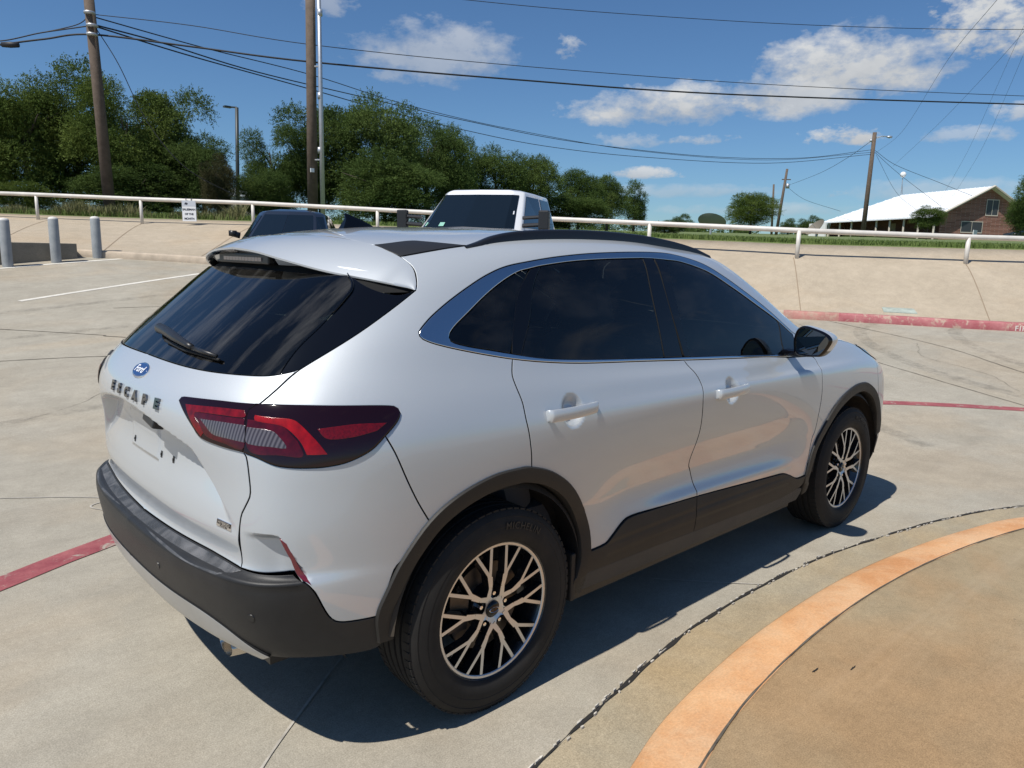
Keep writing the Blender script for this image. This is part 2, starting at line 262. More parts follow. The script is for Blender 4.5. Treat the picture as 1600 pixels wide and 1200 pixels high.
# ---- hull of the main car: tensor B-spline, stations run rear centre -> right side -> front centre, rows run upward
_side_x = [-.50,-.25,.15,.60,1.10,1.60,2.10,2.60,3.00,3.28]
def _low(z, r, s, f, zs=None):
    """r: 4 rear (x,y); s: 10 side y; f: 3 front (x,y)"""
    L=[(a,b,z) for a,b in r]
    L+=[(x,y,z) for x,y in zip(_side_x,s)]
    L+=[(a,b,z) for a,b in f]
    if zs:
        for i,q in enumerate(zs): k=len(L)-len(zs)+i; L[k]=(L[k][0],L[k][1],q)
    return L
ROWS=[
 _low(.20,[(-.50,0),(-.50,-.35),(-.50,-.60),(-.49,-.74)],[-.80,-.84,-.85,-.85,-.85,-.85,-.85,-.85,-.84,-.78],[(3.30,-.55),(3.40,-.30),(3.42,0)]),
 _low(.31,[(-.72,0),(-.715,-.35),(-.685,-.62),(-.625,-.76)],[-.86,-.895,-.90,-.90,-.90,-.90,-.90,-.90,-.885,-.84],[(3.45,-.66),(3.53,-.32),(3.57,0)]),
 _low(.42,[(-.858,0),(-.845,-.35),(-.782,-.65),(-.696,-.80)],[-.885,-.92,-.925,-.918,-.915,-.918,-.925,-.925,-.905,-.87],[(3.49,-.68),(3.58,-.33),(3.61,0)]),
 _low(.555,[(-.885,0),(-.875,-.35),(-.822,-.64),(-.728,-.815)],[-.895,-.925,-.93,-.905,-.898,-.905,-.928,-.93,-.915,-.88],[(3.50,-.69),(3.58,-.33),(3.61,0)]),
 _low(.632,[(-.887,0),(-.877,-.35),(-.828,-.64),(-.730,-.812)],[-.894,-.925,-.931,-.907,-.90,-.907,-.930,-.931,-.915,-.88],[(3.49,-.69),(3.57,-.33),(3.60,0)]),
 _low(.656,[(-.825,0),(-.815,-.35),(-.772,-.64),(-.712,-.795)],[-.893,-.925,-.932,-.912,-.905,-.912,-.932,-.932,-.915,-.88],[(3.49,-.69),(3.56,-.33),(3.60,0)]),
 _low(.76,[(-.835,0),(-.825,-.35),(-.785,-.64),(-.71,-.80)],[-.893,-.927,-.936,-.925,-.92,-.925,-.936,-.935,-.912,-.878],[(3.47,-.69),(3.54,-.33),(3.58,0)]),
 _low(.88,[(-.845,0),(-.835,-.35),(-.78,-.64),(-.70,-.79)],[-.89,-.927,-.94,-.94,-.938,-.938,-.94,-.93,-.903,-.865],[(3.45,-.68),(3.51,-.33),(3.55,0)],zs=[.87,.85,.83,.82,.82]),
 _low(.98,[(-.87,0),(-.855,-.35),(-.78,-.64),(-.68,-.79)],[-.885,-.922,-.938,-.942,-.942,-.94,-.933,-.915,-.885,-.84],[(3.41,-.66),(3.46,-.33),(3.49,0)],zs=[.97,.945,.91,.88,.87,.87]),
 [(-.875,0,1.05),(-.86,-.35,1.05),(-.77,-.63,1.05),(-.665,-.77,1.05),(-.50,-.865,1.05),(-.25,-.907,1.05),(.15,-.922,1.04),(.60,-.925,1.03),(1.10,-.924,1.02),(1.60,-.920,1.01),(2.10,-.908,1.0),(2.60,-.885,1.0),(2.98,-.855,.988),(3.24,-.80,.955),(3.37,-.63,.925),(3.43,-.32,.92),(3.47,0,.92)],
 [(-.855,0,1.12),(-.84,-.35,1.12),(-.74,-.62,1.12),(-.635,-.745,1.12),(-.48,-.835,1.12),(-.24,-.88,1.12),(.15,-.90,1.105),(.60,-.905,1.09),(1.10,-.904,1.075),(1.60,-.898,1.06),(2.10,-.88,1.05),(2.60,-.84,1.072),(2.93,-.80,1.062),(3.15,-.74,1.022),(3.27,-.58,.985),(3.32,-.30,.98),(3.35,0,.98)],
 [(-.79,0,1.19),(-.78,-.35,1.19),(-.67,-.60,1.195),(-.57,-.70,1.20),(-.42,-.79,1.205),(-.22,-.84,1.20),(.15,-.87,1.17),(.60,-.876,1.14),(1.10,-.876,1.115),(1.60,-.87,1.10),(2.10,-.855,1.085),(2.46,-.805,1.12),(2.66,-.74,1.125),(2.76,-.60,1.13),(2.78,-.40,1.11),(2.81,-.20,1.115),(2.83,0,1.115)],
 [(-.70,0,1.27),(-.69,-.35,1.27),(-.60,-.585,1.27),(-.50,-.68,1.27),(-.37,-.76,1.275),(-.18,-.81,1.27),(.15,-.838,1.25),(.60,-.845,1.23),(1.10,-.845,1.215),(1.58,-.835,1.21),(2.02,-.815,1.20),(2.27,-.765,1.195),(2.41,-.67,1.20),(2.50,-.52,1.20),(2.55,-.36,1.20),(2.58,-.17,1.20),(2.59,0,1.20)],
 [(-.605,0,1.35),(-.595,-.34,1.35),(-.505,-.57,1.35),(-.41,-.66,1.35),(-.28,-.73,1.355),(-.11,-.775,1.355),(.18,-.80,1.345),(.60,-.807,1.335),(1.10,-.807,1.33),(1.52,-.795,1.325),(1.89,-.77,1.32),(2.08,-.715,1.32),(2.20,-.615,1.32),(2.28,-.48,1.32),(2.33,-.32,1.32),(2.36,-.15,1.32),(2.37,0,1.32)],
 [(-.505,0,1.435),(-.495,-.33,1.435),(-.41,-.56,1.435),(-.31,-.64,1.435),(-.19,-.70,1.437),(-.03,-.735,1.44),(.23,-.757,1.445),(.62,-.763,1.445),(1.10,-.763,1.445),(1.43,-.752,1.44),(1.72,-.725,1.435),(1.88,-.67,1.435),(1.98,-.57,1.44),(2.05,-.43,1.445),(2.09,-.29,1.45),(2.11,-.14,1.45),(2.12,0,1.45)],
 [(-.40,0,1.525),(-.39,-.31,1.522),(-.32,-.51,1.51),(-.23,-.595,1.508),(-.11,-.65,1.512),(.08,-.688,1.525),(.34,-.71,1.54),(.70,-.715,1.547),(1.08,-.715,1.545),(1.33,-.705,1.535),(1.56,-.68,1.525),(1.70,-.625,1.53),(1.79,-.52,1.537),(1.85,-.40,1.543),(1.89,-.27,1.547),(1.91,-.13,1.55),(1.92,0,1.55)],
 [(-.31,0,1.592),(-.30,-.28,1.587),(-.24,-.45,1.572),(-.16,-.525,1.567),(-.04,-.58,1.572),(.14,-.61,1.583),(.39,-.628,1.597),(.72,-.633,1.604),(1.04,-.633,1.60),(1.24,-.62,1.59),(1.40,-.60,1.583),(1.53,-.55,1.588),(1.61,-.455,1.595),(1.66,-.35,1.60),(1.69,-.23,1.605),(1.705,-.11,1.607),(1.71,0,1.607)],
 [(-.18,0,1.620),(-.17,-.2,1.618),(-.12,-.33,1.612),(-.05,-.40,1.608),(.05,-.44,1.612),(.22,-.46,1.622),(.44,-.47,1.634),(.72,-.475,1.641),(.98,-.475,1.638),(1.13,-.465,1.632),(1.25,-.44,1.630),(1.34,-.385,1.630),(1.40,-.31,1.633),(1.44,-.23,1.636),(1.46,-.15,1.638),(1.475,-.07,1.639),(1.48,0,1.639)],
 [(0,0,1.642),(.01,-.1,1.641),(.04,-.17,1.639),(.10,-.20,1.638),(.18,-.22,1.641),(.31,-.23,1.647),(.48,-.235,1.652),(.71,-.24,1.656),(.9,-.24,1.655),(1.0,-.235,1.653),(1.06,-.215,1.653),(1.11,-.18,1.654),(1.15,-.15,1.655),(1.17,-.11,1.656),(1.18,-.07,1.656),(1.19,-.03,1.656),(1.20,0,1.656)],
 [(.12,0,1.650),(.13,0,1.650),(.15,0,1.650),(.2,0,1.652),(.26,0,1.654),(.36,0,1.657),(.50,0,1.660),(.70,0,1.662),(.85,0,1.662),(.92,0,1.661),(.96,0,1.661),(1.0,0,1.660),(1.02,0,1.660),(1.04,0,1.660),(1.05,0,1.660),(1.06,0,1.660),(1.07,0,1.660)],
]
def _bmat(n,t,sym=False):
    """rows of cubic B-spline weights for n control points (ends reflected), t in [0,n-1]"""
    t=np.clip(np.asarray(t,float),0,n-1-1e-9); i=np.floor(t).astype(int); f=t-i
    w=np.stack([(1-f)**3/6,(3*f**3-6*f**2+4)/6,(-3*f**3+3*f**2+3*f+1)/6,f**3/6],-1)
    M=np.zeros((len(t),n+2)); r=np.arange(len(t))
    for k in range(4): M[r,i+k]+=w[:,k]
    return M
def _pad(A,mir):
    # A (n, m, 3): extend both ends along axis 0
    if mir:
        s=np.array([1,-1,1.]); a=A[1]*s; b=A[-2]*s
    else: a=2*A[0]-A[1]; b=2*A[-1]-A[-2]
    return np.concatenate([a[None],A,b[None]],0)
class Hull:
    def __init__(s,rows):
        G=np.array(rows,float)            # (v,u,3)
        s.nv,s.nu=G.shape[:2]
        P=G.copy()
        for _ in range(2):                # pull control net so that the surface nearly meets the table
            P=P+.8*(G-s._ev(P,np.arange(s.nu),np.arange(s.nv),True))
        s.P=P
    def _ev(s,P,u,v,grid=False):
        Q=_pad(P,False)                                   # rows
        Q=np.swapaxes(_pad(np.swapaxes(Q,0,1),True),0,1)  # stations mirrored about y=0
        Mu=_bmat(s.nu,u); Mv=_bmat(s.nv,v)
        if grid: return np.einsum('vi,uj,ijk->vuk',Mv,Mu,Q)
        return np.einsum('ni,nj,ijk->nk',Mv,Mu,Q)
    def ev(s,u,v): return s._ev(s.P,np.atleast_1d(u),np.atleast_1d(v))
    def nor(s,u,v):
        u=np.atleast_1d(u).astype(float);v=np.atleast_1d(v).astype(float);h=.02
        # one-sided at ends
        a=s.ev(np.clip(u+h,0,s.nu-1),v)-s.ev(np.clip(u-h,0,s.nu-1),v)
        b=s.ev(u,np.clip(v+h,0,s.nv-1))-s.ev(u,np.clip(v-h,0,s.nv-1))
        a/=np.linalg.norm(a,axis=1,keepdims=True)+1e-12;b/=np.linalg.norm(b,axis=1,keepdims=True)+1e-12
        n=np.cross(a,b); return n/(np.linalg.norm(n,axis=1,keepdims=True)+1e-12)
# ------------------------------------------------------------------ panels laid on the hull
class Fl(tuple): pass
H=Hull(ROWS)
def hp(uv,disp=None,off=0.):
    """hull point (with mirrored continuation for u<0), displaced along the normal"""
    uv=np.atleast_2d(uv); P=H.ev(uv[:,0],uv[:,1])
    if disp is None and not np.any(off): return P
    n=hn(uv); d=np.zeros(len(P))+off
    if disp is not None: d=d+disp(P,uv)
    return P+n*d[:,None]
def hn(uv):
    uv=np.atleast_2d(uv); n=H.nor(uv[:,0],uv[:,1]); return n
SGN=1.0
_t=H.nor([7.],[6.])[0]
if _t[1]>0: SGN=-1.0
_old=hn
def hn(uv): return SGN*_old(uv)
def hnd(uv,disp,off):
    if disp is None: return hn(uv)
    h=.012; uv=np.atleast_2d(uv)
    U=np.clip(uv[:,0:1]+[[-h,h]],0,H.nu-1); V=np.clip(uv[:,1:2]+[[-h,h]],0,H.nv-1)
    a=hp(np.c_[U[:,1],uv[:,1]],disp,off)-hp(np.c_[U[:,0],uv[:,1]],disp,off)
    b=hp(np.c_[uv[:,0],V[:,1]],disp,off)-hp(np.c_[uv[:,0],V[:,0]],disp,off)
    n=np.cross(a,b)*SGN; return n/(np.linalg.norm(n,axis=1,keepdims=True)+1e-12)
def inv(kind,a,b,guess=None):
    """hull parameters of a point given by side (x,z), rear (y,z) or top (x,y) view"""
    if not hasattr(inv,'T'):
        u=np.linspace(0,H.nu-1,(H.nu-1)*12+1); v=np.linspace(0,H.nv-1,(H.nv-1)*12+1); G=H._ev(H.P,u,v,True)
        inv.T=(G.reshape(-1,3),np.stack(np.meshgrid(u,v),-1).reshape(-1,2),(SGN*H.nor(*np.stack(np.meshgrid(u,v),-1).reshape(-1,2).T)))
    G,UV,NN=inv.T
    i,j,ax,sg=dict(S=(0,2,1,-1),R=(1,2,0,-1),T=(0,1,2,1),F=(1,2,0,1))[kind]
    ok=NN[:,ax]*sg>.12
    d=(G[:,i]-a)**2+(G[:,j]-b)**2+np.where(ok,0,9)
    uv=UV[d.argmin()].copy()
    for _ in range(4):
        P=H.ev(*uv)[0]; h=.01
        J=np.stack([(H.ev(min(uv[0]+h,H.nu-1),uv[1])[0]-P)/h,(H.ev(uv[0],min(uv[1]+h,H.nv-1))[0]-P)/h],1)[[i,j]]
        try: st=np.linalg.solve(J,np.array([a-P[i],b-P[j]]))
        except Exception: break
        uv=uv+np.clip(st,-.3,.3); uv[0]=min(max(uv[0],0),H.nu-1); uv[1]=min(max(uv[1],0),H.nv-1)
    return tuple(uv)
def c3len(P): return np.linalg.norm(np.diff(P,axis=0),axis=1).sum()
def curve(spec,step=.014):
    """spec: name | -name (reversed via '~name') | list of uv ; smooth, returns uv array"""
    if isinstance(spec,str):
        r=spec.startswith('~'); s=spec.lstrip('~'); i=None
        if ':' in s: s,i=s.split(':'); 
        P=CV[s]
        if i: a,b=i.split('-'); P=P[int(a):int(b)+1]
        P=np.array(P,float)
    else: P=np.array([inv(*q) if isinstance(q[0],str) else q for q in spec],float); r=False
    D=catmull(P,10); L3=np.r_[0,np.cumsum(np.linalg.norm(np.diff(hp(D),axis=0),axis=1))]
    n=max(2,int(L3[-1]/step)+1)
    t=np.linspace(0,L3[-1],n); D=np.c_[np.interp(t,L3,D[:,0]),np.interp(t,L3,D[:,1])]
    return D[::-1] if r else D
def inside(poly,pts):
    x,y=pts[:,0],pts[:,1]; c=np.zeros(len(pts),bool); px,py=poly[:,0],poly[:,1]; j=len(poly)-1
    for i in range(len(poly)):
        m=((py[i]>y)!=(py[j]>y)); xi=(px[j]-px[i])*(y-py[i])/(py[j]-py[i]+1e-15)+px[i]; c^=m&(x<xi); j=i
    return c
def arcvals(a,b,fix,ax,step):
    t=np.linspace(a,b,200); uv=np.c_[t,np.full(200,fix)] if ax==0 else np.c_[np.full(200,fix),t]
    L3=np.r_[0,np.cumsum(np.linalg.norm(np.diff(hp(uv),axis=0),axis=1))]
    n=max(2,int(L3[-1]/step)+1); return np.interp(np.linspace(0,L3[-1],n),L3,t)
def panel_data(curves,step=.03,gap=.0024,disp=None,off=0.,depth=.012,lip=.0018,holes=(),roundc=True,bstep=.014):
    loops=[]
    for cs in (curves,)+tuple(holes):
        P=[]
        for c_ in cs:
            D=curve(c_,bstep)
            if len(P) and np.linalg.norm(hp(P[-1])-hp(D[0]))<.004: D=D[1:]
            P+=list(D)
        if np.linalg.norm(hp(P[-1])-hp(P[0]))<.004: P=P[:-1]
        loops.append(np.array(P))
    V=[];N=[];F=[];allb=[];edges=[]
    rings=[]
    for li,P in enumerate(loops):
        # orientation: want inward direction
        area=.5*np.sum(P[:,0]*np.roll(P[:,1],-1)-np.roll(P[:,0],-1)*P[:,1])
        if (area<0)!=(li>0): P=P[::-1]
        fixed=(P[:,0]<1e-4)|(P[:,0]>H.nu-1-1e-4)
        X=hp(P); n=hn(P)
        pr=np.roll(P,1,0).copy(); nx=np.roll(P,-1,0).copy()
        t=hp(nx)-hp(pr); 
        # on the centre line the outline simply crosses it
        t/=np.linalg.norm(t,axis=1,keepdims=True)+1e-12
        inw=np.cross(n,t)*SGN
        h=.02
        Ju=(hp(np.c_[np.clip(P[:,0]+h,0,H.nu-1),P[:,1]])-hp(np.c_[np.clip(P[:,0]-h,0,H.nu-1),P[:,1]]))/(np.clip(P[:,0]+h,0,H.nu-1)-np.clip(P[:,0]-h,0,H.nu-1))[:,None]
        Jv=(hp(np.c_[P[:,0],np.clip(P[:,1]+h,0,H.nv-1)])-hp(np.c_[P[:,0],np.clip(P[:,1]-h,0,H.nv-1)]))/(np.clip(P[:,1]+h,0,H.nv-1)-np.clip(P[:,1]-h,0,H.nv-1))[:,None]
        def shift(dist):
            A=(Ju*Ju).sum(1);B=(Ju*Jv).sum(1);Cc=(Jv*Jv).sum(1);e=(Ju*inw).sum(1);f=(Jv*inw).sum(1);D=A*Cc-B*B+1e-12
            du=(Cc*e-B*f)/D*dist; dv=(A*f-B*e)/D*dist
            du=np.where(fixed,0,du); Q=P+np.c_[du,dv]; Q[:,0]=np.clip(Q[:,0],0,H.nu-1); Q[:,1]=np.clip(Q[:,1],0,H.nv-1); return Q
        outer=shift(gap); inner=shift(gap+lip)
        rings.append((outer,inner,inw,fixed))
    allp=np.vstack([r[1] for r in rings])
    lo=allp.min(0); hi=allp.max(0)
    mu,mv=(lo+hi)/2
    us=arcvals(lo[0],hi[0],mv,0,step); vs=arcvals(lo[1],hi[1],mu,1,step)
    G=np.stack(np.meshgrid(us,vs),-1).reshape(-1,2)
    ok=inside(rings[0][1],G)
    for r in rings[1:]: ok&=~inside(r[1],G)
    G=G[ok]
    if len(G):
        A=hp(G);B=hp(allp); md=np.full(len(A),9.)
        for k in range(0,len(B),200): md=np.minimum(md,np.sqrt(((A[:,None]-B[None,k:k+200])**2).sum(2)).min(1))
        G=G[md>step*.45]
    su=np.linalg.norm(hp([[mu+.1,mv]])-hp([[mu-.1,mv]]))/.2; sv=np.linalg.norm(hp([[mu,mv+.1]])-hp([[mu,mv-.1]]))/.2
    n0=0
    for r in rings:
        k=len(r[1]); edges+=[(n0+i,n0+(i+1)%k) for i in range(k)]; n0+=k
    allv=np.vstack([allp,G]) if len(G) else allp
    res=delaunay_2d_cdt([Vector((a*su,b*sv)) for a,b in allv],edges,[],0,1e-7)
    ov=np.array([(v.x/su,v.y/sv) for v in res[0]]); tris=[t for t in res[2] if len(t)==3]
    cen=np.array([ov[list(t)].mean(0) for t in tris])
    ok=inside(rings[0][1],cen)
    for r in rings[1:]: ok&=~inside(r[1],cen)
    V=hp(ov,disp,off); N=hnd(ov,disp,off)
    for t,o in zip(tris,ok):
        if o:
            a,b,c_=t
            F.append((a,b,c_) if SGN>0 else (a,c_,b))
    V=list(V);N=list(N)
    # map ring vertices to output vertices
    mp={}
    for i,o in enumerate(res[3]):
        for q in o: mp[q]=i
    n0=0
    for outer,inner,inw,fixed in rings:
        k=len(outer); nn=hnd(outer,disp,off); Po=hp(outer,disp,off)
        b1=len(V)
        for i in range(k):
            V.append(Po[i]-nn[i]*lip*.45*(0 if fixed[i] else 1)); q=(nn[i]-inw[i]*.9); N.append(q/np.linalg.norm(q) if not fixed[i] else nn[i])
        b2=len(V)
        for i in range(k):
            V.append(Po[i]-nn[i]*depth); N.append(-inw[i])
        for i in range(k):
            j=(i+1)%k
            if fixed[i] and fixed[j]: continue
            a=mp.get(n0+i);b=mp.get(n0+j)
            if a is not None and b is not None and a!=b: 
                f=(a,b1+i,b1+j,b); F.append(f if SGN>0 else f[::-1])
            f=(b1+i,b2+i,b2+j,b1+j); F.append(Fl(f if SGN>0 else f[::-1]))
        n0+=k
    return np.array(V),np.array(N),F
def mesh_from(name,V,N,F):
    me=bpy.data.meshes.new(name); me.from_pydata([tuple(v) for v in V],[],[tuple(f) for f in F]); me.polygons.foreach_set('material_index',[1 if isinstance(f,Fl) else 0 for f in F]); me.polygons.foreach_set('use_smooth',[True]*len(F))
    me.validate(clean_customdata=False)
    if len(me.vertices)==len(N): me.normals_split_custom_set_from_vertices([tuple(n) for n in N])
    return me
def mirror(V,N,F): return V*[1,-1,1],N*[1,-1,1],[type(f)(f[::-1]) for f in F]
def panel(name,curves,m,parent,side='R',label=None,left_parent=None,**k):
    """side R / L / B (one object each side) / C (both halves in one object)"""
    V,N,F=panel_data(curves,**k); out=[]; m=[m,M['inner']]
    if side=='C':
        a,b,c_=mirror(V,N,F); n=len(V)
        me=mesh_from(name,np.vstack([V,a]),np.vstack([N,b]),F+[type(f)(i+n for i in f) for f in c_]); return link(name,me,m,parent,label=label)
    if side in 'RB': out.append(link(name,mesh_from(name,V,N,F),m,parent,label=label))
    if side in 'LB': out.append(link(name,mesh_from(name,*mirror(V,N,F)),m,left_parent or parent))
    return out if len(out)>1 else out[0]
# ------------------------------------------------------------------ materials of the car
M={}
M['paint']=paintmat('silver_white_paint',PAINT)
M['black']=mat('black_textured_plastic',(.030,.031,.034),.55,bump=.25,bscale=900,var=.15,scale=6,rvar=.08)
M['cladding']=mat('arch_cladding_plastic',(.016,.0155,.015),.55,spec=.35,bump=.12,bscale=700,alt=(.026,.024,.021),scale=5)
M['bumper']=mat('bumper_plastic',(.014,.014,.015),.46,spec=.38,bump=.10,bscale=800,alt=(.024,.024,.024),scale=7)
M['gloss']=mat('gloss_black',(.003,.003,.004),.045,spec=.45)
M['seal']=mat('rubber_seal',(.008,.008,.008),.7)
M['inner']=mat('gap_shadow',(.004,.004,.004),.9)
M['chrome']=mat('satin_chrome',(.62,.64,.67),.16,1)
M['bright']=mat('bright_chrome',(.8,.8,.82),.06,1)
M['skid']=mat('silver_skid_paint',(.50,.51,.52),.38,.55,coat=.3,alt=(.42,.42,.41),scale=5)
M['glass']=glassmat('tinted_side_glass',(.6,.78,.80),0,.42,dust_glare=.025,streak=(2,2,5))
M['rglass']=glassmat('tinted_rear_glass',(.5,.7,.8),0.004,.09,dust_glare=.10,streak=(1.2,7.5,1.0))
M['lens']=mat('dark_red_lens',(.010,.0012,.0025),.06,spec=.5)
M['lensedge']=mat('smoked_lens_rim',(.010,.004,.005),.12,coat=1)
M['red']=mat('bright_red_reflector',(.15,.0015,.003),.18,alt=(.34,.004,.006),scale=30)
M['deepred']=mat('deep_red_reflector',(.06,.002,.005),.2,alt=(.15,.003,.007),scale=160)
M['maroon']=mat('maroon_lens_glow',(.035,.0015,.004),.12,alt=(.075,.002,.007),scale=40)
M['red2']=mat('dim_red_reflector',(.07,.0015,.003),.18,alt=(.20,.003,.006),scale=40)
M['reflector']=mat('side_reflector_red',(.13,.006,.014),.25,coat=1)
M['tire']=mat('tyre_rubber',(.013,.0125,.012),.75,spec=.3,alt=(.024,.022,.020),scale=9,bump=.05,bscale=300)
M['machined']=mat('machined_alloy',(.60,.62,.64),.36,.85)
M['rimblack']=mat('rim_black',(.010,.010,.011),.22,coat=.6)
M['disc']=mat('brake_iron',(.10,.09,.08),.45,.8,var=.3,scale=20)
M['liner']=mat('wheel_liner_felt',(.020,.018,.016),.95,alt=(.075,.058,.040),scale=6)
M['cloth']=mat('seat_cloth',(.10,.10,.105),.9)
M['steel']=mat('exhaust_steel',(.55,.50,.44),.22,1)
M['badgeblue']=mat('badge_blue',(.008,.03,.14),.2,coat=1)
M['white']=mat('badge_white',(.75,.77,.8),.3)
M['letter']=mat('dark_chrome_letters',(.20,.21,.23),.12,1)
M['dark']=mat('dark_plastic',(.015,.015,.016),.4)
def clearmat():
    m,nt,N,L,b=nodes('clear_reverse_lens'); setp(b,(.30,.28,.29),.2,.35,.4,.01)
    tc=N.new('ShaderNodeTexCoord'); w=N.new('ShaderNodeTexWave'); w.wave_type='BANDS'; w.bands_direction='Y'; w.inputs['Scale'].default_value=34; w.inputs['Distortion'].default_value=.4
    L.new(tc.outputs['Object'],w.inputs['Vector']); r=N.new('ShaderNodeValToRGB'); L.new(w.outputs['Fac'],r.inputs[0])
    r.color_ramp.elements[0].color=(.055,.045,.05,1); r.color_ramp.elements[1].color=(.17,.15,.155,1); L.new(r.outputs[0],b.inputs['Base Color'])
    return m
M['clear']=clearmat()
def padmat():
    m,nt,N,L,b=nodes('step_pad_texture'); setp(b,(.045,.047,.05),.5)
    tc=N.new('ShaderNodeTexCoord'); v=N.new('ShaderNodeTexVoronoi'); v.inputs['Scale'].default_value=160; L.new(tc.outputs['Object'],v.inputs['Vector'])
    bp=N.new('ShaderNodeBump'); bp.inputs['Strength'].default_value=.6; bp.inputs['Distance'].default_value=.002; L.new(v.outputs['Distance'],bp.inputs['Height']); L.new(bp.outputs[0],b.inputs['Normal'])
    n=N.new('ShaderNodeTexNoise'); n.inputs['Scale'].default_value=9; n.inputs['Detail'].default_value=7; n.inputs['Distortion'].default_value=1.2; L.new(tc.outputs['Object'],n.inputs['Vector'])
    r=N.new('ShaderNodeValToRGB'); L.new(n.outputs['Fac'],r.inputs[0]); r.color_ramp.elements[0].position=.4; r.color_ramp.elements[1].position=.72
    r.color_ramp.elements[0].color=(.030,.032,.035,1); r.color_ramp.elements[1].color=(.12,.12,.125,1); L.new(r.outputs[0],b.inputs['Base Color'])
    return m
M['pad']=padmat()

SUV=empty('silver_suv',(1.35,0,0),label='silver-white compact SUV parked in front, seen from its right rear corner',cat='SUV')
CAR=SUV
def sm(x): x=np.clip(x,0,1); return x*x*(3-2*x)
# ---- displacement fields (metres along the normal)
def d_gate(P,uv):
    y=abs(P[:,1]); z=P[:,2]
    top=1.052-.06*(y/.43)**2-z
    side=((.43+(1.036-z)*.93)-y)*.73
    e=np.minimum(top,side); fade=sm((z-.74)/.24)
    dd=-.058*sm(e/.030)*fade
    # number plate mount
    q=np.minimum(.145-y,np.minimum(z-.855,.985-z)); dd+=.006*sm(q/.006)
    # soft crease low on the gate
    dd+=.004*np.exp(-((z-.735)/.03)**2)
    return dd
def d_bump(P,uv):
    y=P[:,1]; z=P[:,2]
    yE=np.interp(z,[.60,.651,.762,.8],[-.862,-.839,-.797,-.785])
    d=-.034*sm((y-yE)/.012)*sm((-.69-y)/.10)*sm((.772-z)/.016)
    return d*(P[:,0]<-.55)
def handle_cup(cx,cz):
    def f(P,uv):
        r=np.sqrt(((P[:,0]-cx)/.050)**2+((P[:,2]-cz)/.053)**2)
        return -.026*sm((1.2-r)*1.5)
    return f
def d_skin(P,uv):   # belt crease + shallow sculpting of doors
    x=P[:,0]; z=P[:,2]
    a=.0045*np.exp(-((z-(.985-.012*x))/.018)**2)*sm((x+.3)/.5)*sm((3.0-x)/.5)
    b=-.016*np.exp(-((z-.62-.02*x)/.085)**2)*sm((x-.42)/.30)*sm((2.2-x)/.40)
    c=.010*np.exp(-((z-.535+.01*x)/.030)**2)*sm((x-.75)/.3)*sm((2.15-x)/.3)
    return b+c+a*.0
def add_d(*fs): return lambda P,uv: sum(f(P,uv) for f in fs)

# ---- body panels
gate=['glass_bottom','gate_top','lamp_seam','gate_bot']
SV=lambda u,v:[(u,v)]
def uvc(*pts): return [tuple(p) for p in pts]
U0=H.nu-1
gb0=CV['glass_bottom'][0]; li0=CV['ledge_in'][0]; lo0=CV['ledge_out'][0]
body=panel('quarter_panel',['blk','seam_sp:0-3','fin_out',
      [CV['fin_out'][-1],('T',.30,-.598),('T',.6,-.59),('T',.95,-.583),('T',1.25,-.575),('T',1.45,-.570)],
      [('T',1.45,-.570),('T',1.60,-.585),('S',1.75,1.50)],
      [('S',1.75,1.50),(11.0,13.9),(11.05,13.),(11.0,12.2),(10.9,11.5)],
      [(10.9,11.5),(10.55,11.3),CV['dlo_top'][-1]],
      '~dlo_top','dlo_bot:0-5','rd_seam','~archR:3-7','~qb_seam','~lamp_top_out','~gate_top'],
      M['paint'],CAR,'B',step=.03,disp=d_skin)
gatep=panel('tailgate',['glass_bottom','gate_top','lamp_seam','gate_bot','~ledge_in',[li0,(0,(li0[1]+gb0[1])/2),gb0]],M['paint'],CAR,'C',step=.008,disp=d_gate,
      holes=())
panel('rear_door',['rd_seam','archR:7-12','rd_bot','~mid_seam',[CV['mid_seam'][0]]+[CV['dlo_bot'][i] for i in (8,7,6)]+[CV['rd_seam'][0]]],M['paint'],CAR,'B',step=.0085,disp=add_d(d_skin,handle_cup(.330,1.014)))
panel('front_door',['mid_seam','fd_bot','~fd_seam',[CV['fd_seam'][0]]+[CV['dlo_bot'][i] for i in (11,10,9)]],M['paint'],CAR,'B',step=.0085,disp=add_d(d_skin,handle_cup(1.368,.972)))
panel('rear_bumper_cover',['qb_seam','~archR:0-3','~bseam_low','~gate_bot','~lamp_bot_out'],M['paint'],CAR,'B',step=.014,disp=d_bump)
# front end (hidden from the photograph's side, still built)
hl=[(12.1,9.9),(12.2,9.45),(12.5,9.0),(13.1,8.5),(14.2,8.2),(14.9,8.4)]
hu=[(12.1,9.9),(12.9,10.15),(13.8,9.95),(14.6,9.55),(14.9,8.7)]
arF_end=CV['archF'][-1]
hoodedge=[(10.9,11.5),(11.25,10.9),(11.7,10.45),(12.1,9.9)]
panel('front_fender',['fd_seam','archF',[arF_end,('S',3.10,.84),(12.5,9.0)],[(12.5,9.0),(12.2,9.45),(12.1,9.9)],[(12.1,9.9),(11.7,10.45),(11.25,10.9),(10.9,11.5)],[(10.9,11.5),(10.55,11.3),CV['dlo_top'][-1]],[CV['dlo_top'][-1],CV['dlo_bot'][-1]],[CV['dlo_bot'][-1],CV['fd_seam'][0]]],M['paint'],CAR,'B',step=.03)
panel('hood',[[(10.9,11.5),(11.25,10.9),(11.7,10.45),(12.1,9.9)],hu,[(14.9,8.7),(15.5,8.75),(U0,8.8)],[(U0,8.8),(U0,11.4)],[(U0,11.4),(13.5,11.45),(11.8,11.5),(10.9,11.5)]],M['paint'],CAR,'C',step=.04)
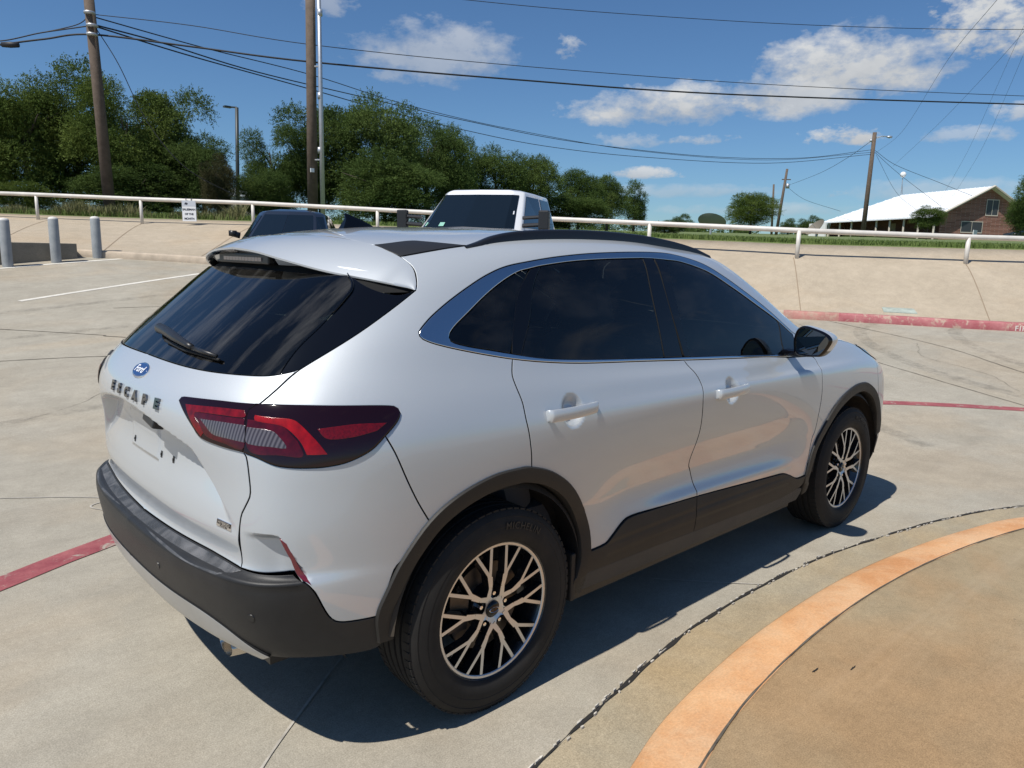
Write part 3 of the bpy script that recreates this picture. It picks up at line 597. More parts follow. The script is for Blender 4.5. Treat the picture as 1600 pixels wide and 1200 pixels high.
panel('front_bumper_cover',[[arF_end,('S',3.10,.84),(12.5,9.0)],[(12.5,9.0),(13.1,8.5),(14.2,8.2),(14.9,8.4)],[(14.9,8.4),(14.9,8.7)],[(14.9,8.7),(15.5,8.75),(U0,8.8)],[(U0,8.8),(U0,7.9)],[(U0,7.9),(14.6,7.8)],[(14.6,7.8),(14.3,4.0)],[(14.3,4.0),(14.2,2.6)],[(14.2,2.6),(13.0,2.5),('S',3.2,.46)],[('S',3.2,.46),('S',3.17,.62),arF_end]],M['paint'],CAR,'B',step=.035)
panel('grille',[[(U0,7.9),(14.6,7.8)],[(14.6,7.8),(14.3,4.0)],[(14.3,4.0),(U0,4.0)],[(U0,4.0),(U0,7.9)]],M['black'],CAR,'C',step=.03,disp=lambda P,uv:-.012+.008*np.sign(np.sin(P[:,2]*150)))
panel('lower_valance',[[(U0,4.0),(14.3,4.0)],[(14.3,4.0),(14.2,2.6)],[(14.2,2.6),(13.0,2.5),('S',3.2,.46)],[('S',3.2,.46),('S',3.2,.28)],[('S',3.2,.28),(14.2,.4),(U0,.3)],[(U0,.3),(U0,4.0)]],M['black'],CAR,'C',step=.04)
panel('headlight',[hu,[(14.9,8.7),(14.9,8.4)],hl[::-1]],mat('headlight_glass',(.035,.04,.045),.08,.2,coat=1,coat_r=0),CAR,'B',step=.03,off=.004)
panel('windshield',[[(10.9,11.55),(11.0,12.2),(11.05,13.),(11.0,13.9),('S',1.75,1.50)],[('S',1.75,1.50),(12.2,15.0),(13.5,15.25),(U0,15.3)],[(U0,15.3),(U0,11.5)],[(U0,11.5),(13.5,11.5),(11.8,11.55),(10.9,11.55)]],M['rglass'],CAR,'C',step=.05,off=-.004)
# roof
panel('roof',[[(0,inv('T',-.262,0)[1]),CV['ftip'][-1],CV['ftip'][1],CV['seam_sp'][-1]],'fin_in',
      [CV['fin_out'][-1],('T',.30,-.598),('T',.6,-.59),('T',.95,-.583),('T',1.25,-.575),('T',1.45,-.570)],
      [('T',1.45,-.570),('T',1.60,-.585),('S',1.75,1.50)],[('S',1.75,1.50),(12.2,15.0),(13.5,15.25),(U0,15.3)],
      [(U0,15.3),(U0,H.nv-1.02)],[(U0,H.nv-1.02),(8,H.nv-1.02),(0,H.nv-1.02)],[(0,H.nv-1.02),(0,inv('T',-.262,0)[1])]],M['paint'],CAR,'C',step=.045,gap=.002)
panel('roof_fin_trim',['seam_sp:3-4','fin_in','~fin_out'],mat('fin_trim_black',(.014,.014,.015),.5),CAR,'B',step=.03,off=.003,gap=.001)
# glass and side window surround
gR=CV['glassR']; ct=inv('R',0,1.50)
panel('rear_window',['glass_bottom:0-4','glassR',[gR[-1],(1.2,14.55),(0,14.6)],[(0,14.6),gb0]],M['rglass'],CAR,'C',step=.04,off=-.003,gap=.003,depth=.004)
panel('rear_pillar_trim',['glass_bottom:4-5','blk',[CV['blk'][-1],(3.7,13.8),(2.9,14.1),gR[-1]],'~glassR'],M['gloss'],CAR,'B',step=.02,off=-.001,gap=.0012)
qh=['in_top_q','qd','~in_bot_q']
panel('window_trim',['dlo_top','~dlo_bot'][:0]+[ 'dlo_top',[CV['dlo_top'][-1],CV['dlo_bot'][-1]],'~dlo_bot'],M['chrome'],CAR,'B',step=.03,off=.0005,gap=.0015,depth=.010,lip=.003,
      holes=[['in_top_q',[CV['in_top_q'][-1],CV['in_top_r'][0]],'in_top_r',[CV['in_top_r'][-1],CV['in_top_f'][0]],'in_top_f',[CV['in_top_f'][-1],CV['in_bot_f'][-1]],'~in_bot_f',[CV['in_bot_f'][0],CV['in_bot_r'][-1]],'~in_bot_r',[CV['in_bot_r'][0],CV['in_bot_q'][-1]],'~in_bot_q']])
def lerpc(a,b,i,j): return [CV[a][i],CV[b][j]]
panel('quarter_glass',['in_top_q','qd','~in_bot_q'],M['glass'],CAR,'B',step=.04,off=-.003,gap=.003,depth=.004)
panel('door_frame_trim',[[CV['in_top_r'][0],CV['rglass_rear'][0]],'rglass_rear',[CV['rglass_rear'][-1],CV['in_bot_r'][0]],[CV['in_bot_r'][0],CV['in_top_r'][0]]],M['gloss'],CAR,'B',step=.03,off=-.002,gap=.002)
panel('rear_door_glass',[[CV['rglass_rear'][0]]+CV['in_top_r'][1:3]+[CV['rglass_front'][0]],'rglass_front',[CV['rglass_front'][-1]]+[CV['in_bot_r'][2],CV['in_bot_r'][1]]+[CV['rglass_rear'][-1]],'~rglass_rear'],M['glass'],CAR,'B',step=.04,off=-.004,gap=.001,depth=.004)
panel('pillar_trim',[[CV['rglass_front'][0],CV['bseam'][0]],[CV['in_top_r'][-1],CV['bseam'][1],CV['in_bot_r'][-1]],[CV['in_bot_r'][-1],CV['rglass_front'][-1]],'~rglass_front'],M['gloss'],CAR,'B',step=.03,off=-.001,gap=.002)
panel('pillar_trim',[[CV['in_top_f'][0],CV['fglass_rear'][0]],'fglass_rear',[CV['fglass_rear'][-1],CV['in_bot_f'][0]],[CV['in_bot_f'][0],CV['bseam'][1],CV['in_top_f'][0]]],M['gloss'],CAR,'B',step=.03,off=-.001,gap=.002)
panel('front_door_glass',['in_top_f:1-6','fglass_front',[CV['fglass_front'][-1]]+CV['in_bot_f'][3:0:-1]+[CV['fglass_rear'][-1]],'~fglass_rear'],M['glass'],CAR,'B',step=.04,off=-.004,gap=.001,depth=.004)
panel('mirror_sail_trim',['in_top_f:6-7',[CV['in_top_f'][7],CV['in_bot_f'][-1]],'~in_bot_f:3-4','~fglass_front'],M['gloss'],CAR,'B',step=.03,off=-.001,gap=.002)
# bumper, skid, cladding
bb=CV['bump_bot'][-1]
panel('rear_bumper',['ledge_in','bseam_low',[CV['archR'][0],('S',-.447,.44),bb],'~bump_bot','~skid_top',[CV['skid_top'][0],(0,(CV['skid_top'][0][1]+li0[1])/2),li0]],M['bumper'],CAR,'C',step=.018,
      disp=lambda P,uv:.006*np.exp(-((P[:,2]-.632)/.007)**2))
panel('skid_plate',['skid_top','~skid_bot:5-5'][:1]+[[CV['skid_top'][-1],('R',-.62,.325),('R',-.48,.315)],[('R',-.48,.315),('R',-.3,.32),(0,inv('R',0,.325)[1])],[(0,inv('R',0,.325)[1]),CV['skid_top'][0]]],M['skid'],CAR,'C',step=.02,off=.004,gap=.001,depth=.02,
      disp=lambda P,uv:.004*np.exp(-((P[:,2]-.40)/.03)**2))
panel('bumper_step_pad',[[(0,lo0[1]+.25),CV['ledge_out'][1],CV['ledge_out'][2]],[CV['ledge_out'][2],(2.3,4.75),CV['ledge_in'][-1]],'~ledge_in',[li0,(0,lo0[1]+.25)]],M['pad'],CAR,'C',step=.02,off=.0025,gap=.006,depth=.004)
for s_ in (1,):
    cb=CV['clad_bot']; sb=CV['sill_bot']
d_groove=lambda P,uv:-.0025*(np.exp(-((P[:,2]-.452)/.004)**2)+np.exp(-((P[:,2]-.405)/.004)**2))*sm((P[:,0]-.56)/.02)*sm((2.02-P[:,0])/.02)
panel('door_cladding',['rd_bot',[CV['rd_bot'][-1],('S',1.165,.352)],[('S',1.165,.352),CV['clad_bot'][1],CV['clad_bot'][0]],[CV['clad_bot'][0],('S',.447,.41),CV['rd_bot'][0]]],M['cladding'],CAR,'B',step=.012,off=.007,gap=.002,disp=d_groove)
panel('door_cladding',['fd_bot',[CV['fd_bot'][-1],('S',2.15,.36),CV['clad_bot'][-1]],[CV['clad_bot'][-1],('S',1.5,.343),('S',1.165,.352)],[('S',1.165,.352),CV['fd_bot'][0]]],M['cladding'],CAR,'B',step=.012,off=.007,gap=.002,disp=d_groove)
panel('sill_trim',[[CV['clad_bot'][0],CV['clad_bot'][1],('S',1.5,.343),CV['clad_bot'][-1]],[CV['clad_bot'][-1],('S',2.17,.35),('S',2.19,.27)],[('S',2.19,.27),('S',1.5,.27),('S',.9,.275),('S',.43,.29)],[('S',.43,.29),CV['clad_bot'][0]]],M['black'],CAR,'B',step=.03,off=.004,gap=.001)
# tail lamps
lt='lamp_top_in'
for nm,cs in (('tail_lamp',['lamp_top_out','lamp_bot_out','~lamp_seam']),('gate_lamp',['lamp_top_in','lamp_seam','lamp_bot_in'])):
    la=panel(nm,cs,M['lens'],CAR,'B',step=.018,off=.0065,gap=.0008,depth=.016,lip=.004)
    els=dict(tail_lamp=[('lamp_red_glow','L_marB','maroon'),('red_light_band','L_redB','red'),('reverse_light','L_clrB','clear'),('side_marker','L_redC','deepred')],gate_lamp=[('lamp_red_glow','L_marA','maroon'),('red_light_band','L_redA','red2'),('reverse_light','L_clrA','clear')])[nm]  # maroon patches paint a red glow inside the lenses
    for en,cv,mt in els:
        pts=CV[cv]; cuts=dict(L_redB=(0,5,7),L_clrB=(0,4),L_redC=(0,3,4),L_redA=(0,2,4,7,8),L_clrA=(0,2,3),L_marA=(0,2,4),L_marB=(0,3,5))[cv]; pl=pts+[pts[0]]; seg=list(cuts)+[len(pts)]
        V,N,F=panel_data([pl[a:b+1] for a,b in zip(seg[:-1],seg[1:])],step=.012,off=.0072 if mt=='maroon' else .0078,gap=.0002,depth=.001,lip=.0012,bstep=.008)
        link(en,mesh_from(en,V,N,F),[M[mt],M[mt]],la[0]); link(en,mesh_from(en,*mirror(V,N,F)),[M[mt],M[mt]],la[1])
V,N,F=panel_data([[tuple(a),tuple(b)] for a,b in zip(CV['refl'],CV['refl'][1:]+CV['refl'][:1])],step=.012,off=.001,gap=0,depth=.012,lip=.001,bstep=.01)
link('side_reflector',mesh_from('side_reflector',V,N,F),[M['reflector']]*2,CAR); link('side_reflector',mesh_from('side_reflector',*mirror(V,N,F)),[M['reflector']]*2,CAR)

# dark inner shell behind the gaps (open at the windows and wheel openings)
def inner_shell():
    u=np.linspace(0,U0,U0*4+1); v=np.linspace(0,H.nv-1,(H.nv-1)*3+1)
    UV=np.stack(np.meshgrid(u,v),-1); P=hp(UV.reshape(-1,2),lambda P,q:-.016-.028*sm((1.07-P[:,2])/.06)-.06*sm((-.45-P[:,0])/.15)*(P[:,2]<1.25),0.).reshape(len(v),len(u),3)
    dl=np.vstack([curve(c) for c in ('dlo_top',[CV['dlo_top'][-1],CV['dlo_bot'][-1]],'~dlo_bot')])
    gl=np.vstack([curve(c) for c in ('glass_bottom','blk',[CV['blk'][-1],(2,13.9),(0,13.9)],[(0,13.9),gb0])])
    V=P.reshape(-1,3); nu=len(u); F=[]
    for i in range(len(v)-1):
        for j in range(nu-1):
            c=P[i:i+2,j:j+2].reshape(-1,3).mean(0); q=np.array([[(u[j]+u[j+1])/2,(v[i]+v[i+1])/2]])
            if inside(dl,q)[0] or inside(gl,q)[0]: continue
            if q[0,0]>11.1 and 11.4<q[0,1]<15.2: continue
            if any(math.hypot(c[0]-wx,c[2]-.36)<.50 and abs(c[1])>.5 for wx in (0,2.71)): continue
            F.append((i*nu+j,i*nu+j+1,(i+1)*nu+j+1,(i+1)*nu+j))
    n=len(V); V2=np.vstack([V,V*[1,-1,1]]); F2=F+[tuple(k+n for k in f[::-1]) for f in F]
    me=bpy.data.meshes.new('inner_shell'); me.from_pydata([tuple(x) for x in V2],[],F2)
    return link('inner_shell',me,M['inner'],CAR)
inner_shell()
b=MB(); b.box(-.62,3.35,-.50,.50,.21,.34); b.box(.46,2.2,-.84,.84,.22,.36); b.box(-.3,.3,-.06,.06,.25,.45)
b.box(-.64,-.46,-.80,-.68,.395,.45); b.box(-.64,-.46,.68,.80,.395,.45); b.build('underbody_sun_blocks',M['dark'],CAR)  # two side boxes added to stop sun leaking through behind the rear wheels

# arch cladding rings + liners
def arch(cx,outer,ybase,name='arch_cladding'):
    """outer: list of (x,z) on the body; ring runs inward towards the wheel"""
    O=catmull(outer,5); out=[]
    for s in (-1,1):
        rows=[]
        for k,(f,dy) in enumerate(((-.13,-.004),(-.13,.005),(-.06,.010),(.55,.010),(.94,.006),(1,-.002),(1.0,-.05),(1.0,-.10))):
            row=[]
            for (x,z) in O:
                d=Vector((cx-x,0,.36-z)); L=d.length; rin=.412; w=max(.035,L-rin) if z>.30 else L-rin
                w=.050 if z>.36 else .06
                q=Vector((x,0,z))+d.normalized()*w*f
                yb=ybase(x,z)
                row.append((q.x,s*(yb+dy),q.z))
            rows.append(row)
        m_=MB(); n=len(O); m_.v=[p for r in rows for p in r]; m_.f=[(i*n+j,i*n+j+1,(i+1)*n+j+1,(i+1)*n+j) for i in range(len(rows)-1) for j in range(n-1)]; m_.m=[0]*len(m_.f)
        m_.build(name,M['cladding'],CAR,smooth=True,auto=50)
yside=lambda x,z: -hp([inv('S',x,max(z,.3))])[0][1]
_cache={}
def ysd(x,z):
    k=(round(x,2),round(z,2))
    if k not in _cache: _cache[k]=yside(x,z)
    return _cache[k]
aR=[tuple(hp([q])[0][[0,2]]) for q in CV['archR']]
arch(0,[(-.452,.40)]+aR+[(.447,.385),(.440,.335),(.434,.285)],ysd)
aF=[tuple(hp([q])[0][[0,2]]) for q in CV['archF']]
arch(2.71,[(2.215,.30),(2.195,.36)]+aF+[(3.14,.66),(3.19,.56),(3.20,.50)],ysd)
def wheel_liner(cx,s):
    m_=MB(); n=40; rows=[]
    for (r,y) in ((.415,.915),(.435,.90),(.445,.86),(.445,.56),(.30,.54)):
        rows.append([(cx+r*math.cos(t),s*y,.37+r*math.sin(t)) for t in np.linspace(.02,math.pi-.10,n)])
    m_.v=[p for r in rows for p in r]; m_.f=[(i*n+j,i*n+j+1,(i+1)*n+j+1,(i+1)*n+j) for i in range(len(rows)-1) for j in range(n-1)]
    m_.f.append(tuple((len(rows)-1)*n+j for j in range(n))); m_.m=[0]*len(m_.f)
    m_.build('wheel_liner',M['liner'],CAR,smooth=True,auto=40)
for cx in (0,2.71):
    for s in (-1,1): wheel_liner(cx,s)
def flap(cx,s):
    m_=MB(); m_.box(cx+.325,cx+.350,s*.80 if s>0 else s*.915,s*.915 if s>0 else s*.80,.27,.46); m_.build('mud_flap',M['cladding'],CAR,bevel=.008)
for s in (-1,1): flap(.045,s)

# ---- wheels
def text_mesh(txt,size=1,extr=0,bold=0,space=1):
    cu=bpy.data.curves.new('t','FONT'); cu.body=txt; cu.size=size; cu.align_x='CENTER'; cu.align_y='CENTER'; cu.extrude=extr; cu.offset=bold; cu.space_character=space; cu.resolution_u=3
    ob=bpy.data.objects.new('t',cu); COL.objects.link(ob); dg=bpy.context.evaluated_depsgraph_get(); dg.update()
    me=bpy.data.meshes.new_from_object(ob.evaluated_get(dg)); bpy.data.objects.remove(ob); return me
def wheel_meshes():
    W={}
    # local frame: axis y, outer side at -y ; origin hub centre
    t=MB(); R=.358
    prof=[(.10,.235),(.112,.245),(.118,.275),(.117,.305),(.108,.335),(.098,.350),(.088,.3565)]
    gr=[]
    for a in (.052,.018,-.018,-.052):
        gr+=[(a+.006,.3585),(a+.005,.351),(a-.005,.351),(a-.006,.3585)]
    prof+=gr+[(-.088,.3565),(-.098,.350),(-.106,.337),(-.1085,.333),(-.107,.331),(-.114,.310),(-.1155,.300),(-.1145,.298),(-.117,.285),(-.114,.262),(-.108,.250),(-.102,.243),(-.094,.238),(-.09,.225)]
    t.lathe(prof,96)
    # shoulder blocks
    for k in range(72):
        a0=2*math.pi*k/72; 
        for sy in (-1,1):
            M_=Matrix.Rotation(-a0,4,'Y'); t.box(.3525,.3584,*sorted((sy*.066,sy*.0955)),-.0118,.0118,M=M_)
    W['tire']=t
    rim=MB()
    rim.lathe([(-.092,.247),(-.098,.246),(-.099,.240),(-.094,.236),(-.085,.232),(-.03,.205),(.05,.20),(.10,.232),(.105,.245)],72)
    face=MB(); spk=MB()
    yf=lambda r:-.090-.004*math.sin(min(1,r/.23)*math.pi)+.012*max(0,1-r/.10)
    def bar(p,q,w0,w1,k=6):
        p=Vector(p);q=Vector(q); d=(q-p).normalized(); nrm=Vector((-d.y,d.x)); vs=[];vd=[]
        for i in range(k+1):
            c=p.lerp(q,i/k); w=w0+(w1-w0)*i/k
            for sgn in (1,-1):
                a=c+nrm*sgn*w/2; r=a.length; vs.append((a.x,yf(r),a.y))
                b_=c+nrm*sgn*(w/2+.0012); vd.append((b_.x,yf(b_.length)+.0012,b_.y))
            for sgn in (1,-1):
                b_=c+nrm*sgn*(w/2+.004); vd.append((b_.x,yf(b_.length)+.030,b_.y))
        face.add(vs,[(2*i,2*i+1,2*i+3,2*i+2) for i in range(k)])
        fs=[]
        for i in range(k):
            o=4*i; fs+=[(o,o+4,o+6,o+2),(o+1,o+3,o+7,o+5),(o,o+1,o+5,o+4),(o+2,o+6,o+7,o+3)]
        spk.add(vd,fs)
    RI=.2335
    for i in range(5):
        th=math.pi/2+2*math.pi*i/5
        for s in (-1,1):
            e=lambda r,a:(r*math.cos(a),r*math.sin(a))
            h0=e(.052,th+s*.62); k0=e(.088,th+s*.315); fk=e(.128,th+s*.272); 
            bar(h0,k0,.020,.0155); bar(k0,fk,.0155,.021)
            bar(fk,e(RI,th+s*.145),.012,.0115); bar(fk,e(RI,th+s*.452),.012,.0115)
            bar(e(.118,th+s*.279),e(.146,th+s*.290),.018,.0155,2)
    # lip ring and hub web
    face.lathe([(-.0905,.2265),(-.0935,.229),(-.0945,.238),(-.0925,.2425)],96)
    n=60; vs=[];fs=[]
    for k in range(n):
        a=2*math.pi*k/n; loc=((a-math.pi/2)/(2*math.pi/5))%1; off=min(loc,1-loc)*2  # 0 at lug, 1 between
        ro=.043+.018*sm(np.array((off-.35)/.4)).item()
        vs+=[(.030*math.cos(a),yf(.03)+.004,.030*math.sin(a)),(ro*math.cos(a),yf(ro),ro*math.sin(a))]
    fs=[(2*k,2*k+1,(2*k+3)%(2*n),(2*k+2)%(2*n)) for k in range(n)]
    face.add(vs,fs)
    hub=MB(); hub.lathe([(-.058,.0),(-.058,.075),(-.03,.085),(.0,.085)],40); hub.lathe([(-.078,.028),(-.070,.045),(-.058,.05)],30)
    W['rim']=rim; W['spk']=spk; W['face']=face; W['hub']=hub
    return W
def build_wheel(cx,s,steer=0):
    W=WM
    root=W_link('wheel',W['rimmesh'],M['rimblack'],CAR)
    root.location=(cx,s*.815,.358); root.rotation_euler=(0,WROT[(cx,s)],(0 if s<0 else math.pi)+steer)
    for nm,key,mt in (('tyre','tirem','tire'),('alloy_face','facem','machined'),('brake_disc','discm','disc')):
        W_link(nm,W[key],M[mt],root)
    cap=W_link('hub_cap',W['capm'],M['gloss'],root)
    for i in range(5):
        a=math.pi/2+2*math.pi*i/5; l=W_link('lug_nut',W['lugm'],M['bright'],root); l.location=(.057*math.cos(a),0,.057*math.sin(a))
    W_link('cap_emblem',W['embm'],M['bright'],root)
    W_link('tyre_lettering',W['letm'],M['tirelet'],root)
M['tirelet']=mat('raised_tyre_letters',(.017,.0165,.016),.6)
def W_link(n,me,mt,parent):
    if not me.materials: me.materials.append(mt)
    o=bpy.data.objects.new(n,me); COL.objects.link(o); o.parent=parent; return o
def tomesh(mb,name,auto=35):
    me=bpy.data.meshes.new(name); me.from_pydata(mb.v,[],mb.f); bm=bmesh.new(); bm.from_mesh(me); bmesh.ops.recalc_face_normals(bm,faces=bm.faces); bm.to_mesh(me); bm.free()
    me.polygons.foreach_set('use_smooth',[True]*len(me.polygons)); me.set_sharp_from_angle(angle=math.radians(auto)); return me
w_=wheel_meshes(); WM={}
rs=MB(); rs.add(w_['rim'].v,w_['rim'].f); rs.add(w_['spk'].v,w_['spk'].f); rs.add(w_['hub'].v,w_['hub'].f)
WM['rimmesh']=tomesh(rs,'wheel'); WM['tirem']=tomesh(w_['tire'],'tyre',28)
fm=w_['face']; me=bpy.data.meshes.new('alloy_face'); me.from_pydata(fm.v,[],fm.f); 
bm=bmesh.new(); bm.from_mesh(me)
for f in bm.faces:
    f.normal_update()
    if f.normal.y>0: f.normal_flip()
bm.to_mesh(me); bm.free(); WM['facem']=me
dd=MB(); dd.lathe([(-.02,.06),(-.035,.075),(-.035,.155),(-.012,.155),(-.012,.06)],48); dd.box(-.165,-.085,-.05,.0,-.06,.07); WM['discm']=tomesh(dd,'brake_disc')
cc=MB(); cc.lathe([(-.086,0.0005),(-.0875,.012),(-.086,.024),(-.080,.028),(-.07,.029)],32); WM['capm']=tomesh(cc,'hub_cap',60)
lg=MB(); lg.lathe([(-.083,.0003),(-.082,.007),(-.078,.0095),(-.058,.0105),(-.056,.013)],6); WM['lugm']=tomesh(lg,'lug_nut',30)
def flat_text(txt,size,extr=.0008,bold=0.,M_=None,space=1):
    me=text_mesh(txt,size,extr,bold,space); 
    if M_ is not None: me.transform(M_)
    return me
em=MB(); em.lathe([(-.0885,.019),(-.0890,.0205),(-.0880,.0215)],32)
for v_ in range(len(em.v)): x,y,z=em.v[v_]; em.v[v_]=(x,y,z*.42)
em.v=[(x,y,z) for x,y,z in em.v]; WM['embm']=tomesh(em,'cap_emblem')
lt_=text_mesh('MICHELIN',.034,.0006,.0006,1.15)
for v_ in lt_.vertices:
    a=math.pi/2-.28-v_.co.x/.300; r=.302+v_.co.y; v_.co=Vector((r*math.cos(a),-.1165-v_.co.z-.0006,r*math.sin(a)))
WM['letm']=lt_
WROT={(0,-1):.0,(0,1):.3,(2.71,-1):.35,(2.71,1):.1}
WROT[(0,-1)]=math.radians(4); WROT[(2.71,-1)]=math.radians(9)
for cx in (0,2.71):
    for s in (-1,1): build_wheel(cx,s,math.radians(STEER) if cx>1 else 0)

# ---- spoiler
def spoiler():
    S=[(-.262,0,1.606),(-.258,-.175,1.605),(-.236,-.345,1.594),(-.198,-.484,1.5735),(-.167,-.590,1.537),(-.154,-.644,1.503),(-.170,-.688,1.458),(-.184,-.704,1.434)]
    Lp=[(-.482,0,1.556),(-.4785,-.18,1.5455),(-.451,-.3435,1.520),(-.381,-.498,1.488),(-.290,-.609,1.4656),(-.240,-.654,1.453),(-.199,-.688,1.4425),(-.1865,-.7038,1.4345)]
    S=catmull(S,6); L_=catmull(Lp,6); n=len(S)
    w0=np.linspace(1,0,n)[:,None]**.3; S=S+(L_-S)*.022*w0+np.array([0,0,.0015])
    rows=[S+np.array([0,0,-.010])*w0]
    for t in np.linspace(0,1,9):
        q=S*(1-t)+L_*t; w=np.linspace(1,0,n)[:,None]**.6
        q=q+np.array([0,0,1])*(.013*4*t*(1-t)*w)*np.array([[1,1,1]]); rows.append(q)
    L2=L_+np.array([.004,0,-.003])-0; th=np.linspace(1,0,n)[:,None]**.35
    rows.append(L_+np.array([.001,0,-.007])*th); rows.append(L_+np.array([.010,0,-.011])*th)
    hb_=np.array([hp([inv('R',-abs(q[1]) if abs(q[1])<.60 else -.60,1.502)],None,-.004)[0] for q in L_])
    w_=np.clip((.66-np.abs(L_[:,1]))/.10,0,1)[:,None]; hb_=hb_*w_+(L_+np.array([.03,0,-.004]))*(1-w_)
    rows.append(rows[-1]*.45+hb_*.55+np.array([0,0,.016])*th); rows.append(hb_); rows.append(hb_+np.array([.05,0,.02])*w_)
    V=np.vstack(rows); F=[(i*n+j,i*n+j+1,(i+1)*n+j+1,(i+1)*n+j) for i in range(len(rows)-1) for j in range(n-1)]
    Vm=V*[1,-1,1]; k=len(V)
    mb=MB(); mb.add(V,F); mb.add(Vm,[f[::-1] for f in F])
    me=bpy.data.meshes.new('spoiler'); me.from_pydata(mb.v,[],mb.f); bm=bmesh.new(); bm.from_mesh(me); bmesh.ops.remove_doubles(bm,verts=bm.verts,dist=.0005); bmesh.ops.recalc_face_normals(bm,faces=bm.faces); bm.to_mesh(me); bm.free()
    me.polygons.foreach_set('use_smooth',[True]*len(me.polygons)); me.set_sharp_from_angle(angle=math.radians(42))
    sp=link('rear_spoiler',me,[M['paint'],M['gloss']],CAR)
    for f in me.polygons:
        c_=f.center
        if abs(c_.y)<.235 and f.normal.z<-.1 and c_.x>-.472: f.material_index=1
    b=MB(); b.box(-.448,-.36,-.215,.215,1.499,1.535); br=b.build('brake_light_housing',M['dark'],sp,bevel=.006)
    b=MB()
    for i in range(12): b.box(-.4505,-.440,-.165+.0275*i,-.165+.0275*i+.026,1.509,1.522)
    b.build('brake_light',mat('brake_light_lens',(.22,.16,.16),.2,coat=1),br)
    # washer nozzle fins under the corners of the spoiler
    for s in (-1,1):
        q=curve('glassR')[-14:]; P=hp(q,None,.003)*[1,-s,1]
        MB().tube(P,list(.0055*np.sin(np.linspace(.5,2.8,len(P)))),8).build('pillar_fin',M['gloss'],CAR,smooth=True)
spoiler()
# ---- roof rails
def rail(s):
    P=catmull([(.085,.609,1.577),(.15,.603,1.592),(.24,.592,1.618),(.36,.585,1.637),(.55,.579,1.650),(.80,.574,1.655),(1.10,.570,1.648),(1.35,.570,1.627),(1.52,.576,1.600),(1.64,.588,1.566)],8)
    rows=[]
    for i,p in enumerate(P):
        zb=hp([inv('T',min(p[0],1.64),-.585)])[0][2]-.012 if i%4==0 or i==len(P)-1 else None
        rows.append([p,zb])
    zz=[i for i,r in enumerate(rows) if r[1] is not None]; zv=[rows[i][1] for i in zz]
    V=[];n=7
    for i,(p,_) in enumerate(rows):
        zb=min(np.interp(i,zz,zv),p[2]-.004); h=p[2]
        for dy,z in ((-.022,zb),(-.020,h-.008),(-.013,h-.001),(0,h),(.013,h-.003),(.018,h-.010),(.020,zb)): V.append((p[0],s*(p[1]+dy),z))
    F=[(i*n+j,i*n+j+1,(i+1)*n+j+1,(i+1)*n+j) for i in range(len(rows)-1) for j in range(n-1)]
    m_=MB(); m_.add(V,F); m_.add(V[:n],[tuple(range(n))]); m_.build('roof_rail',mat('roof_rail_black',(.010,.010,.011),.32),CAR,auto=45)
for s in (-1,1): rail(s)
# ---- antenna
P=[]; sec=[]
for t in np.linspace(0,1,9):
    x=-.045+.155*t; h=.060*(1-t)**.8+.002; w=.020*(1-.75*t*t)
    z0=1.637+.006*t
    sec.append([(x,-w,z0),(x+.02*(1-t),-w*.35,z0+h*.6),(x+.018*(1-t),-w*.12,z0+h*.93),(x+.016*(1-t),0,z0+h),(x+.018*(1-t),w*.12,z0+h*.93),(x+.02*(1-t),w*.35,z0+h*.6),(x,w,z0)])
m_=MB(); m_.add([p for s_ in sec for p in s_],[(i*7+j,i*7+j+1,(i+1)*7+j+1,(i+1)*7+j) for i in range(8) for j in range(6)]); m_.add(sec[0],[tuple(range(7))]); m_.build('antenna',M['gloss'],CAR,auto=50)
# ---- door handles
def handle(cx,cz,s):
    y0=-hp([inv('S',cx,cz)])[0][1]
    P=catmull([(cx-.126,y0-.004,cz-.001),(cx-.121,y0+.010,cz-.001),(cx-.10,y0+.019,cz-.001),(cx,y0+.024,cz),(cx+.10,y0+.019,cz+.002),(cx+.121,y0+.010,cz+.003),(cx+.126,y0-.004,cz+.003)],5)
    V=[];n=10
    for i,p in enumerate(P):
        t=i/(len(P)-1); e_=max(0,1-abs(2*t-1)**7)**.5; a=.0225*(.35+.65*e_)*(1-.18*max(0,t-.5)*2); b_=.0085*(.6+.4*e_)
        for k in range(n):
            q=2*math.pi*k/n; V.append((p[0],s*(p[1]+b_*math.cos(q)),p[2]+a*math.sin(q)))
    F=[(i*n+k,i*n+(k+1)%n,(i+1)*n+(k+1)%n,(i+1)*n+k) for i in range(len(P)-1) for k in range(n)]+[tuple(range(n)),tuple((len(P)-1)*n+k for k in range(n))]
    m_=MB(); m_.add(V,F); return m_.build('door_handle',M['paint'],CAR,auto=60)
for s in (-1,1):
    handle(.322,1.014,s); handle(1.358,.972,s)
